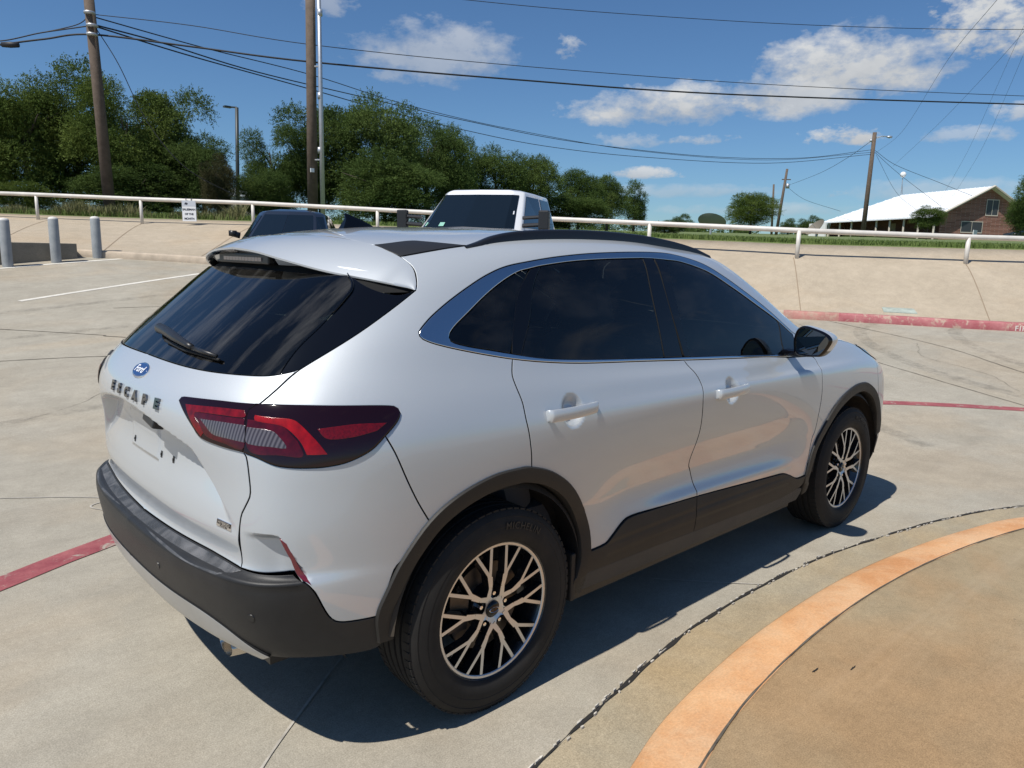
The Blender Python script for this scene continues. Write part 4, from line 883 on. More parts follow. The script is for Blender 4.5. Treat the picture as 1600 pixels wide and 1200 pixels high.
# ---- mirrors
def door_mirror(s):
    out=[(1.93,.928,1.105),(1.93,.922,1.165),(1.93,.936,1.214),(1.93,.965,1.232),(1.935,1.02,1.222),(1.94,1.072,1.203),(1.945,1.096,1.178),(1.945,1.088,1.145),(1.94,1.060,1.100),(1.935,1.03,1.090),(1.93,.955,1.088)]
    O=np.array([(x,s*y,z) for x,y,z in out]); O=np.vstack([O,O[:1]]); O=catmull(O,4)[:-1]; c=O.mean(0); n=len(O)
    rows=[]
    for sc,dx in ((.90,.012),(.93,-.002),(1.0,.002),(1.04,.02),(1.05,.05),(1.0,.085),(.86,.115),(.55,.135),(.1,.142)):
        q=c+(O-c)*sc; q[:,0]=O[:,0]+dx; rows.append(q)
    V=np.vstack(rows); F=[(i*n+j,i*n+(j+1)%n,(i+1)*n+(j+1)%n,(i+1)*n+j) for i in range(len(rows)-1) for j in range(n)]
    b=MB(); b.v=[tuple(v) for v in V]; b.f=F; b.m=[]
    for f in F:
        cc_=np.mean([V[k] for k in f],0); b.m.append(0 if (cc_[2]>1.125 and cc_[0]>1.958) else 1)
    o=b.build('door_mirror',[M['paint'],M['gloss']],CAR,auto=60)
    g=c+(O-c)*.905; g[:,0]=O[:,0]+.008; b=MB(); b.add(g,[tuple(range(n))]); b.build('mirror_glass',mat('mirror_silver',(.12,.13,.14),.01,1),o)
    b=MB(); b.box(1.955,2.035,*sorted((s*.84,s*.95)),1.075,1.105); b.build('mirror_arm',M['gloss'],o,bevel=.01)
for s in (-1,1): door_mirror(s)
# ---- things on the tailgate
def frame_at(y,z,off=0.):
    uv=inv('R',-abs(y),z); uv2=np.array([uv]); P=hp(uv2,d_gate,off)[0]; n=hnd(uv2,d_gate,0)[0]
    if y>0: P=P*[1,-1,1]; n=n*[1,-1,1]
    n=Vector(n); r=Vector((0,-1,0)); r=(r-n*r.dot(n)).normalized(); u=n.cross(r)
    return Matrix(((r.x,u.x,n.x,P[0]),(r.y,u.y,n.y,P[1]),(r.z,u.z,n.z,P[2]),(0,0,0,1)))
for ch,y in zip('ESCAPE',(.100,.026,-.055,-.137,-.222,-.309)):
    me=flat_text(ch,.044,.0035,.0022,frame_at(y,1.080,.003)@Matrix.Diagonal((1.25,1,1,1))); link('badge_letter',me,M['letter'],CAR)
def oval(cx,cz,a,b_,mt,off,th,name,parent,n=40,ring=0):
    M_=frame_at(cx,cz,off); vs=[];fs=[]
    for k in range(n):
        t=2*math.pi*k/n; vs+=[M_@Vector((a*math.cos(t),b_*math.sin(t),-.004)),M_@Vector((a*math.cos(t),b_*math.sin(t),th*.6)),M_@Vector((a*.95*math.cos(t),b_*.92*math.sin(t),th))]
    for k in range(n):
        q=(k+1)%n; fs+=[(3*k,3*q,3*q+1,3*k+1),(3*k+1,3*q+1,3*q+2,3*k+2)]
    fs.append(tuple(3*k+2 for k in range(n))); mb=MB(); mb.add(vs,fs); return mb.build(name,mt,parent,auto=30)
ov=oval(-.075,1.152,.066,.029,M['bright'],.0,.004,'emblem',CAR); oval(-.075,1.152,.061,.0252,M['badgeblue'],.0,.0052,'emblem_field',ov)
me=flat_text('Ford',.036,.0004,.0006,frame_at(-.075,1.152,.0060)@Matrix.Translation((0,.001,0))@Matrix(((1.15,.28,0,0),(0,1,0,0),(0,0,1,0),(0,0,0,1)))); link('emblem_script',me,M['white'],ov)
Mh=frame_at(-.613,.768,.0)
b=MB(); b.box(-.036,.036,-.0105,.0105,-.003,.0025,M=Mh); hb=b.build('hybrid_badge',M['bright'],CAR,bevel=.0006)
b=MB(); b.box(-.034,.034,-.003,.0088,.002,.0032,M=Mh); b.build('badge_inset',M['gloss'],hb)
me=flat_text('HYBRID',.0135,.0003,.0003,Mh@Matrix.Translation((0,.0026,.0035))@Matrix.Diagonal((1.25,1,1,1))); link('badge_text',me,M['bright'],hb)
me=flat_text('PLUG-IN',.0072,.0002,.0001,Mh@Matrix.Translation((0,-.0068,.0027))@Matrix.Diagonal((1.3,1,1,1))); link('badge_text',me,M['dark'],hb)
Mb=frame_at(.43,1.150,.0); b=MB(); b.box(-.045,.045,-.011,.011,-.002,.003,M=Mb); b.build('trim_badge',M['disc'],CAR,bevel=.0005)
# camera / release handle under the crest, plate fixings
Mc=frame_at(-.235,1.022,.0); b=MB(); b.box(-.055,.055,-.020,.016,-.01,.022,M=Mc); b.build('gate_handle',M['dark'],CAR,bevel=.006)
for y,z in ((-.16,.877),(-.262,.880),(.10,.880),(-.295,.985)):
    Ms=frame_at(y,z,0); b=MB(); b.box(-.007,.007,-.011,.011,-.004,.0015,M=Ms); b.box(-.004,.004,-.004,.004,.001,.004,M=Ms); b.build('plate_fixing',M['dark'],CAR,bevel=.001)
# parking sensors
def disc_on(y,z,kind='R',r=.011,mt=None,x=None):
    uv=inv('R',-abs(y),z) if kind=='R' else inv('S',x,z); P=hp([uv],None,.0005)[0]; n=Vector(hn([uv])[0]); a=n.orthogonal().normalized(); b_=n.cross(a)
    vs=[Vector(P)+n*.0015]+[Vector(P)+(a*math.cos(t)+b_*math.sin(t))*r+n*(.0015 if True else 0) for t in np.linspace(0,2*math.pi,17)[:-1]]+[Vector(P)+(a*math.cos(t)+b_*math.sin(t))*(r+.002)-n*.003 for t in np.linspace(0,2*math.pi,17)[:-1]]
    fs=[(0,1+k,1+(k+1)%16) for k in range(16)]+[(1+k,17+k,17+(k+1)%16,1+(k+1)%16) for k in range(16)]
    mb=MB(); mb.add(vs,fs); mb.build('parking_sensor',mt or M['dark'],CAR,auto=30)
disc_on(-.747,.528); disc_on(-.29,.56)
# wiper
def wiper():
    def wp(y,z,o): 
        uv=inv('R',-abs(y),z); P=hp([uv],None,o)[0]; return Vector((P[0],y,P[2]))
    pts=[wp(.075,1.262,.006),wp(.045,1.259,.020),wp(-.06,1.252,.030),wp(-.20,1.241,.032),wp(-.32,1.231,.024)]
    P=catmull(pts,4); m_=MB(); m_.tube(P,list(np.interp(np.linspace(0,1,len(P)),[0,.12,.7,1],[.012,.019,.015,.009])),10); a=m_.build('wiper_arm',M['dark'],CAR,smooth=True)
    P=[wp(-.315,1.231,.020),wp(-.38,1.228,.018),wp(-.445,1.224,.014)]; m_=MB(); m_.tube(P,[.007,.008,.006],8); m_.build('wiper_link',M['dark'],a,smooth=True)
    P=[wp(-.05,1.238,.006),wp(-.25,1.228,.006),wp(-.455,1.219,.006)]; m_=MB(); m_.tube(P,.005,6); m_.build('wiper_blade',M['seal'],a,smooth=True)
wiper()
# exhaust tips
def exhaust(s):
    c=Vector((-.715,s*.385,.240)); V=[];n=24;rows=[]
    for dx,r in ((.0,.040),(-.003,.042),(0,.044),(.10,.043),(.25,.03)):
        rows.append([(c.x+dx+(.10*(.5+.5*math.sin(t))*0),c.y+r*1.25*math.cos(t),c.z+.028-dx*.15+r*.8*math.sin(t)) for t in np.linspace(0,2*math.pi,n+1)[:-1]])
    inn=[(c.x+.08,c.y+.036*1.25*math.cos(t),c.z+.02+.036*.8*math.sin(t)) for t in np.linspace(0,2*math.pi,n+1)[:-1]]
    rows=[inn]+rows; m_=MB(); m_.v=[p for r in rows for p in r]; m_.f=[(i*n+k,i*n+(k+1)%n,(i+1)*n+(k+1)%n,(i+1)*n+k) for i in range(len(rows)-1) for k in range(n)]; m_.f.append(tuple(range(n))); m_.m=[0]*(len(m_.f)-1)+[1]
    m_.build('exhaust_tip',[M['steel'],M['inner']],CAR,auto=40)
exhaust(-1); exhaust(1)
# ---- interior
def seat(cx,cy,bench=False):
    w=.26 if not bench else .30
    root=None
    b=MB(); b.box(cx-.25,cx+.25,cy-w,cy+w,.42,.62); o=b.build('seat',M['cloth'],CAR,bevel=.05,auto=50)
    Mx=Matrix.Translation((cx-.24,cy,.60))@Matrix.Rotation(math.radians(-18),4,'Y'); b=MB(); b.box(-.06,.07,-w,w,0,.62,M=Mx); b.build('backrest',M['cloth'],o,bevel=.04,auto=50)
    b=MB(); b.box(-.035,.055,-.13,.13,.68,.86,M=Mx); b.box(.0,.012,-.06,-.045,.58,.70,M=Mx); b.box(.0,.012,.045,.06,.58,.70,M=Mx); b.build('headrest',M['cloth'],o,bevel=.02,auto=50)
seat(1.42,-.40); seat(1.42,.40)
for y in (-.46,.12,.5): seat(.50,y,True) if y!=.12 else None
b=MB(); b.box(.30,2.45,-.74,.74,.34,.40); b.box(-.65,.30,-.62,.62,.62,.66); b.box(1.98,2.4,-.72,.72,.72,.98); b.build('cabin_floor',M['cloth'],CAR)
P=[(1.80+.05*math.cos(t),.40+.18*math.sin(t),.92+.17*math.cos(t)) for t in np.linspace(0,2*math.pi,25)]; m_=MB(); m_.tube(P,.014,8,cap=False); m_.build('steering_wheel',M['cloth'],CAR,smooth=True)
for c_ in list(CAR.children): c_.matrix_parent_inverse=CAR.matrix_world.inverted() if False else Matrix.Translation(CAR.location).inverted()
# ================================================================== surroundings
SITE_YAW=.825613; C0=np.array([-1.5545,-2.6521]); FH=np.array([math.cos(SITE_YAW),math.sin(SITE_YAW)]); LH=np.array([-FH[1],FH[0]])
def sp(x,r=1.2): return np.where(x>r,x,np.where(x<-r,0,(x+r)**2/(4*r)))
def gz(x,y):
    """height of the concrete lot: level round the SUV, rising gently towards the embankment"""
    dx=x-C0[0];dy=y-C0[1];t=dx*FH[0]+dy*FH[1];l=dx*LH[0]+dy*LH[1]
    return .095*sp(np.minimum(t,16.6)-6.8)*(1+.06*np.clip(l,-2,12))
_sf=Vector((math.cos(SITE_YAW)*math.cos(.176835),math.sin(SITE_YAW)*math.cos(.176835),-math.sin(.176835)))
_sr=_sf.cross(Vector((0,0,1))).normalized(); _su=_sr.cross(_sf); _sr,_su=math.cos(.021841)*_sr+math.sin(.021841)*_su,-math.sin(.021841)*_sr+math.cos(.021841)*_su
def P3(px,py,t):
    """surveyed point: bearing and elevation angles read off the photograph, distance t estimated along the site axis"""
    d=_sf+_sr*((px-800)/1152.)-_su*((py-600)/1152.); return Vector((C0[0],C0[1],1.559))+d*(t/(d.x*FH[0]+d.y*FH[1]))
def B(px,t,py=350): q=P3(px,py,t); return np.array([q.x,q.y])
def zz(px,py,t): return P3(px,py,t).z
KT=[-1.6,-.78,-.634,-.496,-.348,-.183,-.004,.178,.3764,.602,.84,1.6]
TT=[22.5,21.5,21,20.5,20,19,18,16.5,15.3,15,15.2,16]
ZT=[2.3,2.25,2.17,2.10,2.08,1.96,1.82,1.68,1.57,1.53,1.5,1.5]
ZR=[3.0,2.92,2.85,2.76,2.69,2.54,2.38,2.245,2.117,2.05,2.03,2.05]
ZE=[2.45,2.40,2.33,2.28,2.25,2.17,2.08,1.95,1.86,1.84,1.84,1.84]
KB=[-1.6,-.69,-.516,-.42,0,.257,.38,.505,.606,.692,.85,1.6]
TB=[15.2,15.46,15.69,15.82,14.6,13.33,13.04,12.73,12.44,12.26,12.1,12.0]
def kp(k,t): return C0+FH*t-LH*k*t
def tk(k): return np.interp(k,KT,TT)
def bk(k): return np.interp(k,KB,TB)
def fz(k,t): return np.interp(k,KT,ZE)+.032*np.maximum(t-tk(k)-.95,0)-.00002*np.maximum(t-160,0)**2*0
def field_z(x,y):
    dx=x-C0[0];dy=y-C0[1];t=dx*FH[0]+dy*FH[1];l=dx*LH[0]+dy*LH[1]; return float(fz(-l/t,t))
def grid_mesh(name,P,mt,**k):
    n,m,_=P.shape; F=[(i*m+j,i*m+j+1,(i+1)*m+j+1,(i+1)*m+j) for i in range(n-1) for j in range(m-1)]
    me=bpy.data.meshes.new(name); me.from_pydata([tuple(p) for p in P.reshape(-1,3)],[],F)
    bm=bmesh.new(); bm.from_mesh(me); bmesh.ops.recalc_face_normals(bm,faces=bm.faces)
    if sum(f.normal.z for f in bm.faces)<0: bmesh.ops.reverse_faces(bm,faces=bm.faces)
    bm.to_mesh(me); bm.free(); return link(name,me,mt,None,True,**k)

def concrete(name,c1,c2,stain=(.20,.175,.14),warm=None,streak=0.,scale=1.,rough=.85,rot=0):
    m,nt,N,L,b=nodes(name); setp(b,None,rough,spec=.3)
    tc=N.new('ShaderNodeTexCoord'); co=tc.outputs['Object']
    def noise(sc,det,ro,vec=co,dist=0):
        n=N.new('ShaderNodeTexNoise'); n.inputs['Scale'].default_value=sc; n.inputs['Detail'].default_value=det; n.inputs['Roughness'].default_value=ro; n.inputs['Distortion'].default_value=dist; L.new(vec,n.inputs['Vector']); return n.outputs['Fac']
    def ramp(f,p0,p1,a,b_):
        r=N.new('ShaderNodeValToRGB'); L.new(f,r.inputs[0]); e=r.color_ramp.elements; e[0].position=p0; e[1].position=p1; e[0].color=(*a,1); e[1].color=(*b_,1); return r.outputs[0]
    def mix(f,a,b_,mode='MIX'):
        n=N.new('ShaderNodeMixRGB'); n.blend_type=mode
        for i,v in enumerate((f,a,b_)):
            if isinstance(v,float): n.inputs[i].default_value=v
            elif isinstance(v,tuple): n.inputs[i].default_value=(*v,1)
            else: L.new(v,n.inputs[i])
        return n.outputs[0]
    col=ramp(noise(.8*scale,12,.72,dist=.3),.30,.70,c1,c2)
    g=ramp(noise(4.6*scale,10,.75),.30,.72,(.86,.86,.86),(1.10,1.10,1.10)); col=mix(1.0,col,g,'MULTIPLY')
    fine=ramp(noise(190*scale,3,.75),.32,.70,(.70,.70,.69),(1.20,1.20,1.20)); col=mix(1.0,col,fine,'MULTIPLY')
    f2=ramp(noise(45*scale,5,.8),.3,.72,(.86,.86,.85),(1.10,1.10,1.10)); col=mix(1.0,col,f2,'MULTIPLY')
    mp=N.new('ShaderNodeMapping'); mp.inputs['Rotation'].default_value=(0,0,rot); mp.inputs['Scale'].default_value=(.25,2.6,1); L.new(co,mp.inputs[0])
    s=ramp(noise(1.3,7,.7,mp.outputs[0],.6),.52,.74,(0,0,0),(1,1,1)); 
    sm_=N.new('ShaderNodeMath'); sm_.operation='MULTIPLY'; sm_.inputs[1].default_value=streak; L.new(s,sm_.inputs[0]); col=mix(sm_.outputs[0],col,stain)
    # little dark specks
    v=N.new('ShaderNodeTexVoronoi'); v.inputs['Scale'].default_value=9*scale; L.new(co,v.inputs['Vector'])
    sp_=N.new('ShaderNodeMath'); sp_.operation='LESS_THAN'; sp_.inputs[1].default_value=.045; L.new(v.outputs['Distance'],sp_.inputs[0])
    sq=N.new('ShaderNodeMath'); sq.operation='MULTIPLY'; L.new(sp_.outputs[0],sq.inputs[0]); L.new(ramp(noise(1.7,3,.6),.55,.62,(0,0,0),(.6,.6,.6)),sq.inputs[1])
    col=mix(sq.outputs[0],col,(.12,.10,.08))
    if warm: col=mix(ramp(noise(.32,5,.6,dist=.8),.48,.62,(0,0,0),(1,1,1)),col,mix(1.0,col,warm,'MULTIPLY'))
    L.new(col,b.inputs['Base Color'])
    bp=N.new('ShaderNodeBump'); bp.inputs['Strength'].default_value=.35; bp.inputs['Distance'].default_value=.004; L.new(noise(120*scale,5,.7),bp.inputs['Height']); L.new(bp.outputs[0],b.inputs['Normal'])
    return m
MC=concrete('lot_concrete',(.325,.296,.240),(.415,.382,.318),streak=.25,warm=(1.04,.98,.92),rot=.9)
MBM=concrete('embankment_concrete',(.40,.335,.25),(.475,.40,.305),stain=(.33,.27,.20),streak=.35,warm=(1.02,.98,.93),rot=.2)
MG=concrete('gutter_concrete',(.31,.265,.185),(.40,.345,.25),streak=.3,warm=(1.10,.96,.78))
MS=concrete('brown_slab_concrete',(.275,.212,.130),(.380,.300,.190),stain=(.42,.35,.25),streak=.35,warm=(1.1,.93,.8),scale=1.1)
def painted(name,col,under,wear=.5,scale=6,fade=None,soft=.07):
    m,nt,N,L,b=nodes(name); setp(b,None,.7,spec=.3)
    tc=N.new('ShaderNodeTexCoord')
    def nz(sc,d,r,di=0):
        n=N.new('ShaderNodeTexNoise'); n.inputs['Scale'].default_value=sc; n.inputs['Detail'].default_value=d; n.inputs['Roughness'].default_value=r; n.inputs['Distortion'].default_value=di; L.new(tc.outputs['Object'],n.inputs['Vector']); return n.outputs['Fac']
    r=N.new('ShaderNodeValToRGB'); L.new(nz(scale,10,.75,.5),r.inputs[0]); r.color_ramp.elements[0].position=wear; r.color_ramp.elements[1].position=wear+soft
    r.color_ramp.elements[0].color=(1,1,1,1); r.color_ramp.elements[1].color=(0,0,0,1)
    r2=N.new('ShaderNodeValToRGB'); L.new(nz(scale*.6,6,.7),r2.inputs[0]); r2.color_ramp.elements[0].color=(*[c*.85 for c in col],1); r2.color_ramp.elements[1].color=(*(fade or [min(1,c*1.15) for c in col]),1)
    r2.color_ramp.elements[0].position=.35; r2.color_ramp.elements[1].position=.7
    mx=N.new('ShaderNodeMixRGB'); L.new(r.outputs[0],mx.inputs[0]); mx.inputs[1].default_value=(*under,1); L.new(r2.outputs[0],mx.inputs[2])
    gr=N.new('ShaderNodeValToRGB'); L.new(nz(120,3,.7),gr.inputs[0]); gr.color_ramp.elements[0].color=(.82,.82,.82,1); gr.color_ramp.elements[1].color=(1.1,1.1,1.1,1); gr.color_ramp.elements[0].position=.3; gr.color_ramp.elements[1].position=.7
    m2=N.new('ShaderNodeMixRGB'); m2.blend_type='MULTIPLY'; m2.inputs[0].default_value=1; L.new(mx.outputs[0],m2.inputs[1]); L.new(gr.outputs[0],m2.inputs[2]); L.new(m2.outputs[0],b.inputs['Base Color'])
    return m

# ---- lot sheet
def axis(a,b,fine0,fine1,st):
    v=list(np.arange(fine0,fine1+1e-6,st)); x=fine0; s_=st
    while x>a: s_*=1.5; x-=s_; v.insert(0,x)
    x=fine1; s_=st
    while x<b: s_*=1.5; x+=s_; v.append(x)
    return np.array(v)
xs=axis(-120,120,-6,20,.4); ys=axis(-120,120,-12,22,.4)
X,Y=np.meshgrid(xs,ys); Z=gz(X,Y)
# keep the sheet below the embankment and the field behind it
dx=X-C0[0];dy=Y-C0[1];T_=dx*FH[0]+dy*FH[1];L_=dx*LH[0]+dy*LH[1]; K_=np.where(T_>1,-L_/np.maximum(T_,1),0)
Z=np.where((T_>bk(K_)+.8)&(T_>1),Z-.35,Z)
grid_mesh('parking_lot',np.stack([X,Y,Z],-1),MC,kind='structure')
def strip(name,pts,w,mt,h=.004,jit=0,n=10,wj=0,seed=1,build=True,**k):
    P=catmull([(p[0],p[1]) for p in pts],n); r_=np.random.default_rng(seed)
    L3=np.r_[0,np.cumsum(np.linalg.norm(np.diff(P,axis=0),axis=1))]; st=.03 if jit else .25; q=np.linspace(0,L3[-1],max(3,int(L3[-1]/st)))
    P=np.c_[np.interp(q,L3,P[:,0]),np.interp(q,L3,P[:,1])]
    d=np.gradient(P,axis=0); d/=np.linalg.norm(d,axis=1,keepdims=True); nn=np.c_[-d[:,1],d[:,0]]
    off=np.zeros(len(P)); 
    if jit:
        a=r_.normal(size=len(P)); off=np.convolve(a,np.hanning(9)/4,'same')*jit+np.convolve(r_.normal(size=len(P)),np.hanning(31)/8,'same')*jit*1.4
    ww=w/2*(1+wj*np.convolve(r_.normal(size=len(P)),np.hanning(7)/3,'same')) ; ww=np.maximum(ww,w*.12)
    A=P+nn*(off+ww)[:,None]; Bq=P+nn*(off-ww)[:,None]
    hz=lambda Q: gz(Q[:,0],Q[:,1])+h
    G=np.stack([np.c_[A,hz(A)],np.c_[Bq,hz(Bq)]],1)
    return grid_mesh(name,G,mt,**k) if build else G
joint_m=mat('joint_dark',(.10,.085,.065),.9,var=.4,scale=20); joint_l=mat('joint_pale',(.40,.37,.32),.85,var=.25,scale=14)
for i,(pts,w,mt) in enumerate([([(-9,18.6),(.05,9.18),(1.13,7.96),(2.6,6.3)],.016,joint_m),([(-7,10.3),(-.21,7.47),(.81,7.01),(2.4,6.3)],.014,joint_m),
        ([(-6,5.9),(-.92,2.65),(-.51,2.06),(.2,1.0)],.010,joint_l),([(11.2,3.2),(10.42,1.07),(9.43,-.26),(7.9,-2.4)],.014,joint_m),([(-1.5,-1.30),(-.73,-.68),(-.18,-.24),(.9,.62),(2.2,1.7)],.009,joint_l),
        ([(-.2,.32),(.93,-.36),(1.64,-1.04)],.008,joint_l),([(1.6,9.8),(5.2,8.6),(9,7.0),(12,5.2)],.014,joint_m),([(4.8,3.4),(7.2,3.9),(10.2,4.3)],.012,joint_m),([(7.4,-1.2),(8.6,1.4),(9.9,4.4)],.012,joint_m)]):
    strip('pavement_joint',pts,w,mt,kind='structure',jit=.004,wj=.3,seed=i+3)
red_m=painted('red_line_paint',(.28,.065,.078),(.34,.29,.24),wear=.56,scale=9,fade=(.36,.12,.12))
strip('fire_lane_line',[(-5.5,-1.2),(-3.5,.0),(-2.2,.75),(-1.12,1.27),(-.59,1.51),(.8,2.0),(2.5,2.1),(4.5,1.55),(5.6,1.0),(6.55,.30),(7.45,-.74),(8.5,-2.2),(9.3,-3.8)],.15,red_m,kind='structure')
white_m=painted('white_line_paint',(.66,.63,.56),(.42,.38,.33),wear=.60,scale=9)
strip('parking_line',[(.58,10.97),(3.69,12.19),(5.6,12.94)],.10,white_m,kind='structure')
strip('parking_line',[(-2.0,13.4),(.8,14.02),(3.11,14.39)],.10,white_m,kind='structure')
# faint tyre scuffs and hairline cracks
def scuff():
    m=bpy.data.materials.new('tyre_scuff'); m.use_nodes=True; nt=m.node_tree; N=nt.nodes; L=nt.links; b=N['Principled BSDF']; setp(b,(.06,.055,.05),.9)
    tc=N.new('ShaderNodeTexCoord'); n=N.new('ShaderNodeTexNoise'); n.inputs['Scale'].default_value=7; n.inputs['Detail'].default_value=9; n.inputs['Roughness'].default_value=.8; L.new(tc.outputs['Object'],n.inputs['Vector'])
    mr=N.new('ShaderNodeMapRange'); L.new(n.outputs['Fac'],mr.inputs[0]); mr.inputs[1].default_value=.42; mr.inputs[2].default_value=.8; mr.inputs[3].default_value=0; mr.inputs[4].default_value=.38
    t=N.new('ShaderNodeBsdfTransparent'); mx=N.new('ShaderNodeMixShader'); L.new(mr.outputs[0],mx.inputs[0]); L.new(t.outputs[0],mx.inputs[1]); L.new(b.outputs[0],mx.inputs[2]); L.new(mx.outputs[0],N['Material Output'].inputs[0]); return m
scm=scuff()
for i,(pts,w) in enumerate([([(7.6,-2.0),(8.6,.6),(10.4,2.2),(12.6,2.6)],.20),([(8.9,-2.6),(9.9,-.2),(11.6,1.2),(13.4,1.4)],.20),([(-3,9.4),(0,8.6),(3,8.6),(6,9.6)],.16),([(-3,10.6),(0,10.2),(3.5,10.6)],.18),([(-2.5,3.4),(-1.2,4.6),(.6,5.0),(2.4,4.6)],.17),([(5.2,-.6),(6.2,1.2),(6.6,3.2),(5.8,5.4)],.18)]):
    strip('tyre_scuff',pts,w,scm,h=.0055+.0006*i,kind='structure')
for i,pts in enumerate([[(8.3,-.5),(9.0,.1),(9.4,.9),(10.3,1.3)],[(-.4,4.9),(.2,5.3),(.7,6.1),(1.5,6.5)],[(9.3,2.6),(10.1,2.9),(10.6,3.5)]]):
    strip('hairline_crack',pts,.004,joint_m,h=.004,jit=.02,wj=.6,seed=50+i,kind='structure')
# ---- gutter, kerb, brown slab on the right
CR=[(-2.1,-2.6),(-1.45,-1.9),(-.95,-1.52),(-.5,-1.33),(-.12,-1.235),(.15,-1.185),(.61,-1.10),(.99,-1.055),(1.64,-1.04),(2.29,-1.08),(2.86,-1.19),(3.5,-1.34),(4.01,-1.55),(5.0,-2.1),(6.2,-3.2),(7.0,-4.6),(7.4,-6.5)]
KI=[(-1.75,-2.85),(-1.15,-2.2),(-.68,-1.79),(-.26,-1.545),(.11,-1.425),(.41,-1.345),(.83,-1.285),(1.27,-1.25),(1.92,-1.25),(2.55,-1.31),(3.2,-1.43),(3.8,-1.62),(4.8,-2.2),(5.9,-3.3),(6.6,-4.7),(7.0,-6.5)]
def off_curve(P,d):
    P=np.asarray(P,float); g=np.gradient(P,axis=0); g/=np.linalg.norm(g,axis=1,keepdims=True); return P+np.c_[g[:,1],-g[:,0]]*d
CRs=catmull(CR,12); KIs=catmull(KI,12)
def resamp(P,n):
    L3=np.r_[0,np.cumsum(np.linalg.norm(np.diff(P,axis=0),axis=1))]; q=np.linspace(0,L3[-1],n); return np.c_[np.interp(q,L3,P[:,0]),np.interp(q,L3,P[:,1])]
n=220; A=resamp(CRs,n); Kc=resamp(KIs,n)
G=np.stack([np.c_[A,np.full(n,.005)],np.c_[(A+Kc)/2,np.full(n,.003)],np.c_[Kc,np.full(n,.005)]],1); grid_mesh('gutter',G,MG,kind='structure')
rows=[]
for d,z in ((0,.004),(.012,.014),(.035,.026),(.07,.037),(.11,.045),(.16,.050),(.200,.052),(.2065,.0515),(.209,.046)): rows.append(np.c_[off_curve(Kc,d),np.full(n,z)])
kerb_m=painted('orange_kerb_paint',(.60,.29,.125),(.64,.45,.28),wear=.42,scale=3.2,fade=(.68,.395,.20),soft=.34)
grid_mesh('painted_kerb',np.stack(rows,1),kerb_m,kind='structure')
o1=off_curve(Kc,.208); G=[np.c_[o1,np.full(n,.04)],np.c_[off_curve(Kc,.2095),np.full(n,.051)],np.c_[off_curve(Kc,.222),np.full(n,.052)]]
ctr=np.array([3.0,-9.0])
for f in (.12,.3,.6,1): G.append(np.c_[off_curve(Kc,.222)*(1-f)+ctr*f,np.full(n,.052+.02*f)])
grid_mesh('sidewalk_slab',np.stack(G,1),MS,kind='structure')
strip('kerb_joint',[tuple(p) for p in off_curve(Kc,.206)[::12]],.0055,joint_m,h=.0545,jit=.0012,wj=.5,kind='structure')
crack_m=mat('open_crack',(.018,.016,.014),.95); patch_m=mat('old_sealant',(.50,.465,.40),.8,var=.25,scale=25,bump=.4,bscale=80)
strip('joint_crack',[tuple(p) for p in A[::10]],.011,crack_m,h=.009,jit=.0035,wj=.9,seed=5,kind='structure')
# crumbling sealant flakes along the crack
r_=np.random.default_rng(3); b=MB()
for i in range(30,200):
    for _q in range(2 if r_.random()<.7 else 1):
        p=A[i]+ (A[i+1]-A[i])*r_.random(); g_=A[i+1]-A[i]; g_/=np.linalg.norm(g_); nn=np.array([g_[1],-g_[0]]); s0=r_.choice([-1,1])*r_.uniform(.006,.012); L1=r_.uniform(.006,.028)*(1.8 if r_.random()<.15 else 1); w1=r_.uniform(.0012,.0045)
        q=[p+nn*(s0+w1*r_.uniform(.4,1))-g_*L1*.5,p+nn*(s0+w1)+g_*L1*r_.uniform(-.2,.2),p+nn*(s0+w1*.6)+g_*L1*.5,p+nn*(s0-w1*.7)+g_*L1*.3,p+nn*(s0-w1)-g_*L1*.3]
        k=len(q); hz=.011+r_.uniform(0,.004); b.add([(v[0],v[1],hz) for v in q]+[(v[0],v[1],.004) for v in q],[tuple(range(k))]+[(j,(j+1)%k,k+(j+1)%k,k+j) for j in range(k)])
b.build('crack_sealant',patch_m,kind='structure')
def pit(name,x,y,L1,w,z,seed):
    r_=np.random.default_rng(seed); b=MB(); vs=[]; n_=18
    for k in range(n_):
        a=2*math.pi*k/n_; rr=1+.35*r_.normal(); vs.append((x+L1*math.cos(a)*rr*.5,y+w*math.sin(a)*rr*.5,z))
    b.add(vs,[tuple(range(n_))]); b.build(name,crack_m,kind='structure')
for i,(x,y,a,w) in enumerate([(.995,-1.585,.045,.007),(1.12,-1.67,.040,.005)]): pit('slab_spall',x,y,a,w,.0560,i)

# ---- embankment
ks=np.linspace(-1.5,1.5,160); rows=[]
for f in (-.03,0,.05,.12,.22,.35,.5,.65,.8,.92,1.0):
    row=[]
    for k in ks:
        tb=bk(k); tt=tk(k); t=tb+(tt-tb)*f; p=kp(k,t); pb=kp(k,tb); zb=float(gz(pb[0],pb[1])); 
        g_=max(f,0); prof=.80*g_+.20*g_*g_*(3-2*g_)*1.0
        kh=.13 
        z=zb+kh+(np.interp(k,KT,ZT)-zb-kh)*prof if f>=0 else zb-.03
        row.append((p[0],p[1],z))
    rows.append(row)
for df in (.45,.95):
    rows.append([(*kp(k,tk(k)+df),np.interp(k,KT,ZT)+(np.interp(k,KT,ZE)-np.interp(k,KT,ZT))*df/.95) for k in ks])
rows.append([(*kp(k,tk(k)+1.0),np.interp(k,KT,ZE)-.2) for k in ks])
EMB=np.array(rows); grid_mesh('embankment',EMB[1:],MBM,kind='structure')
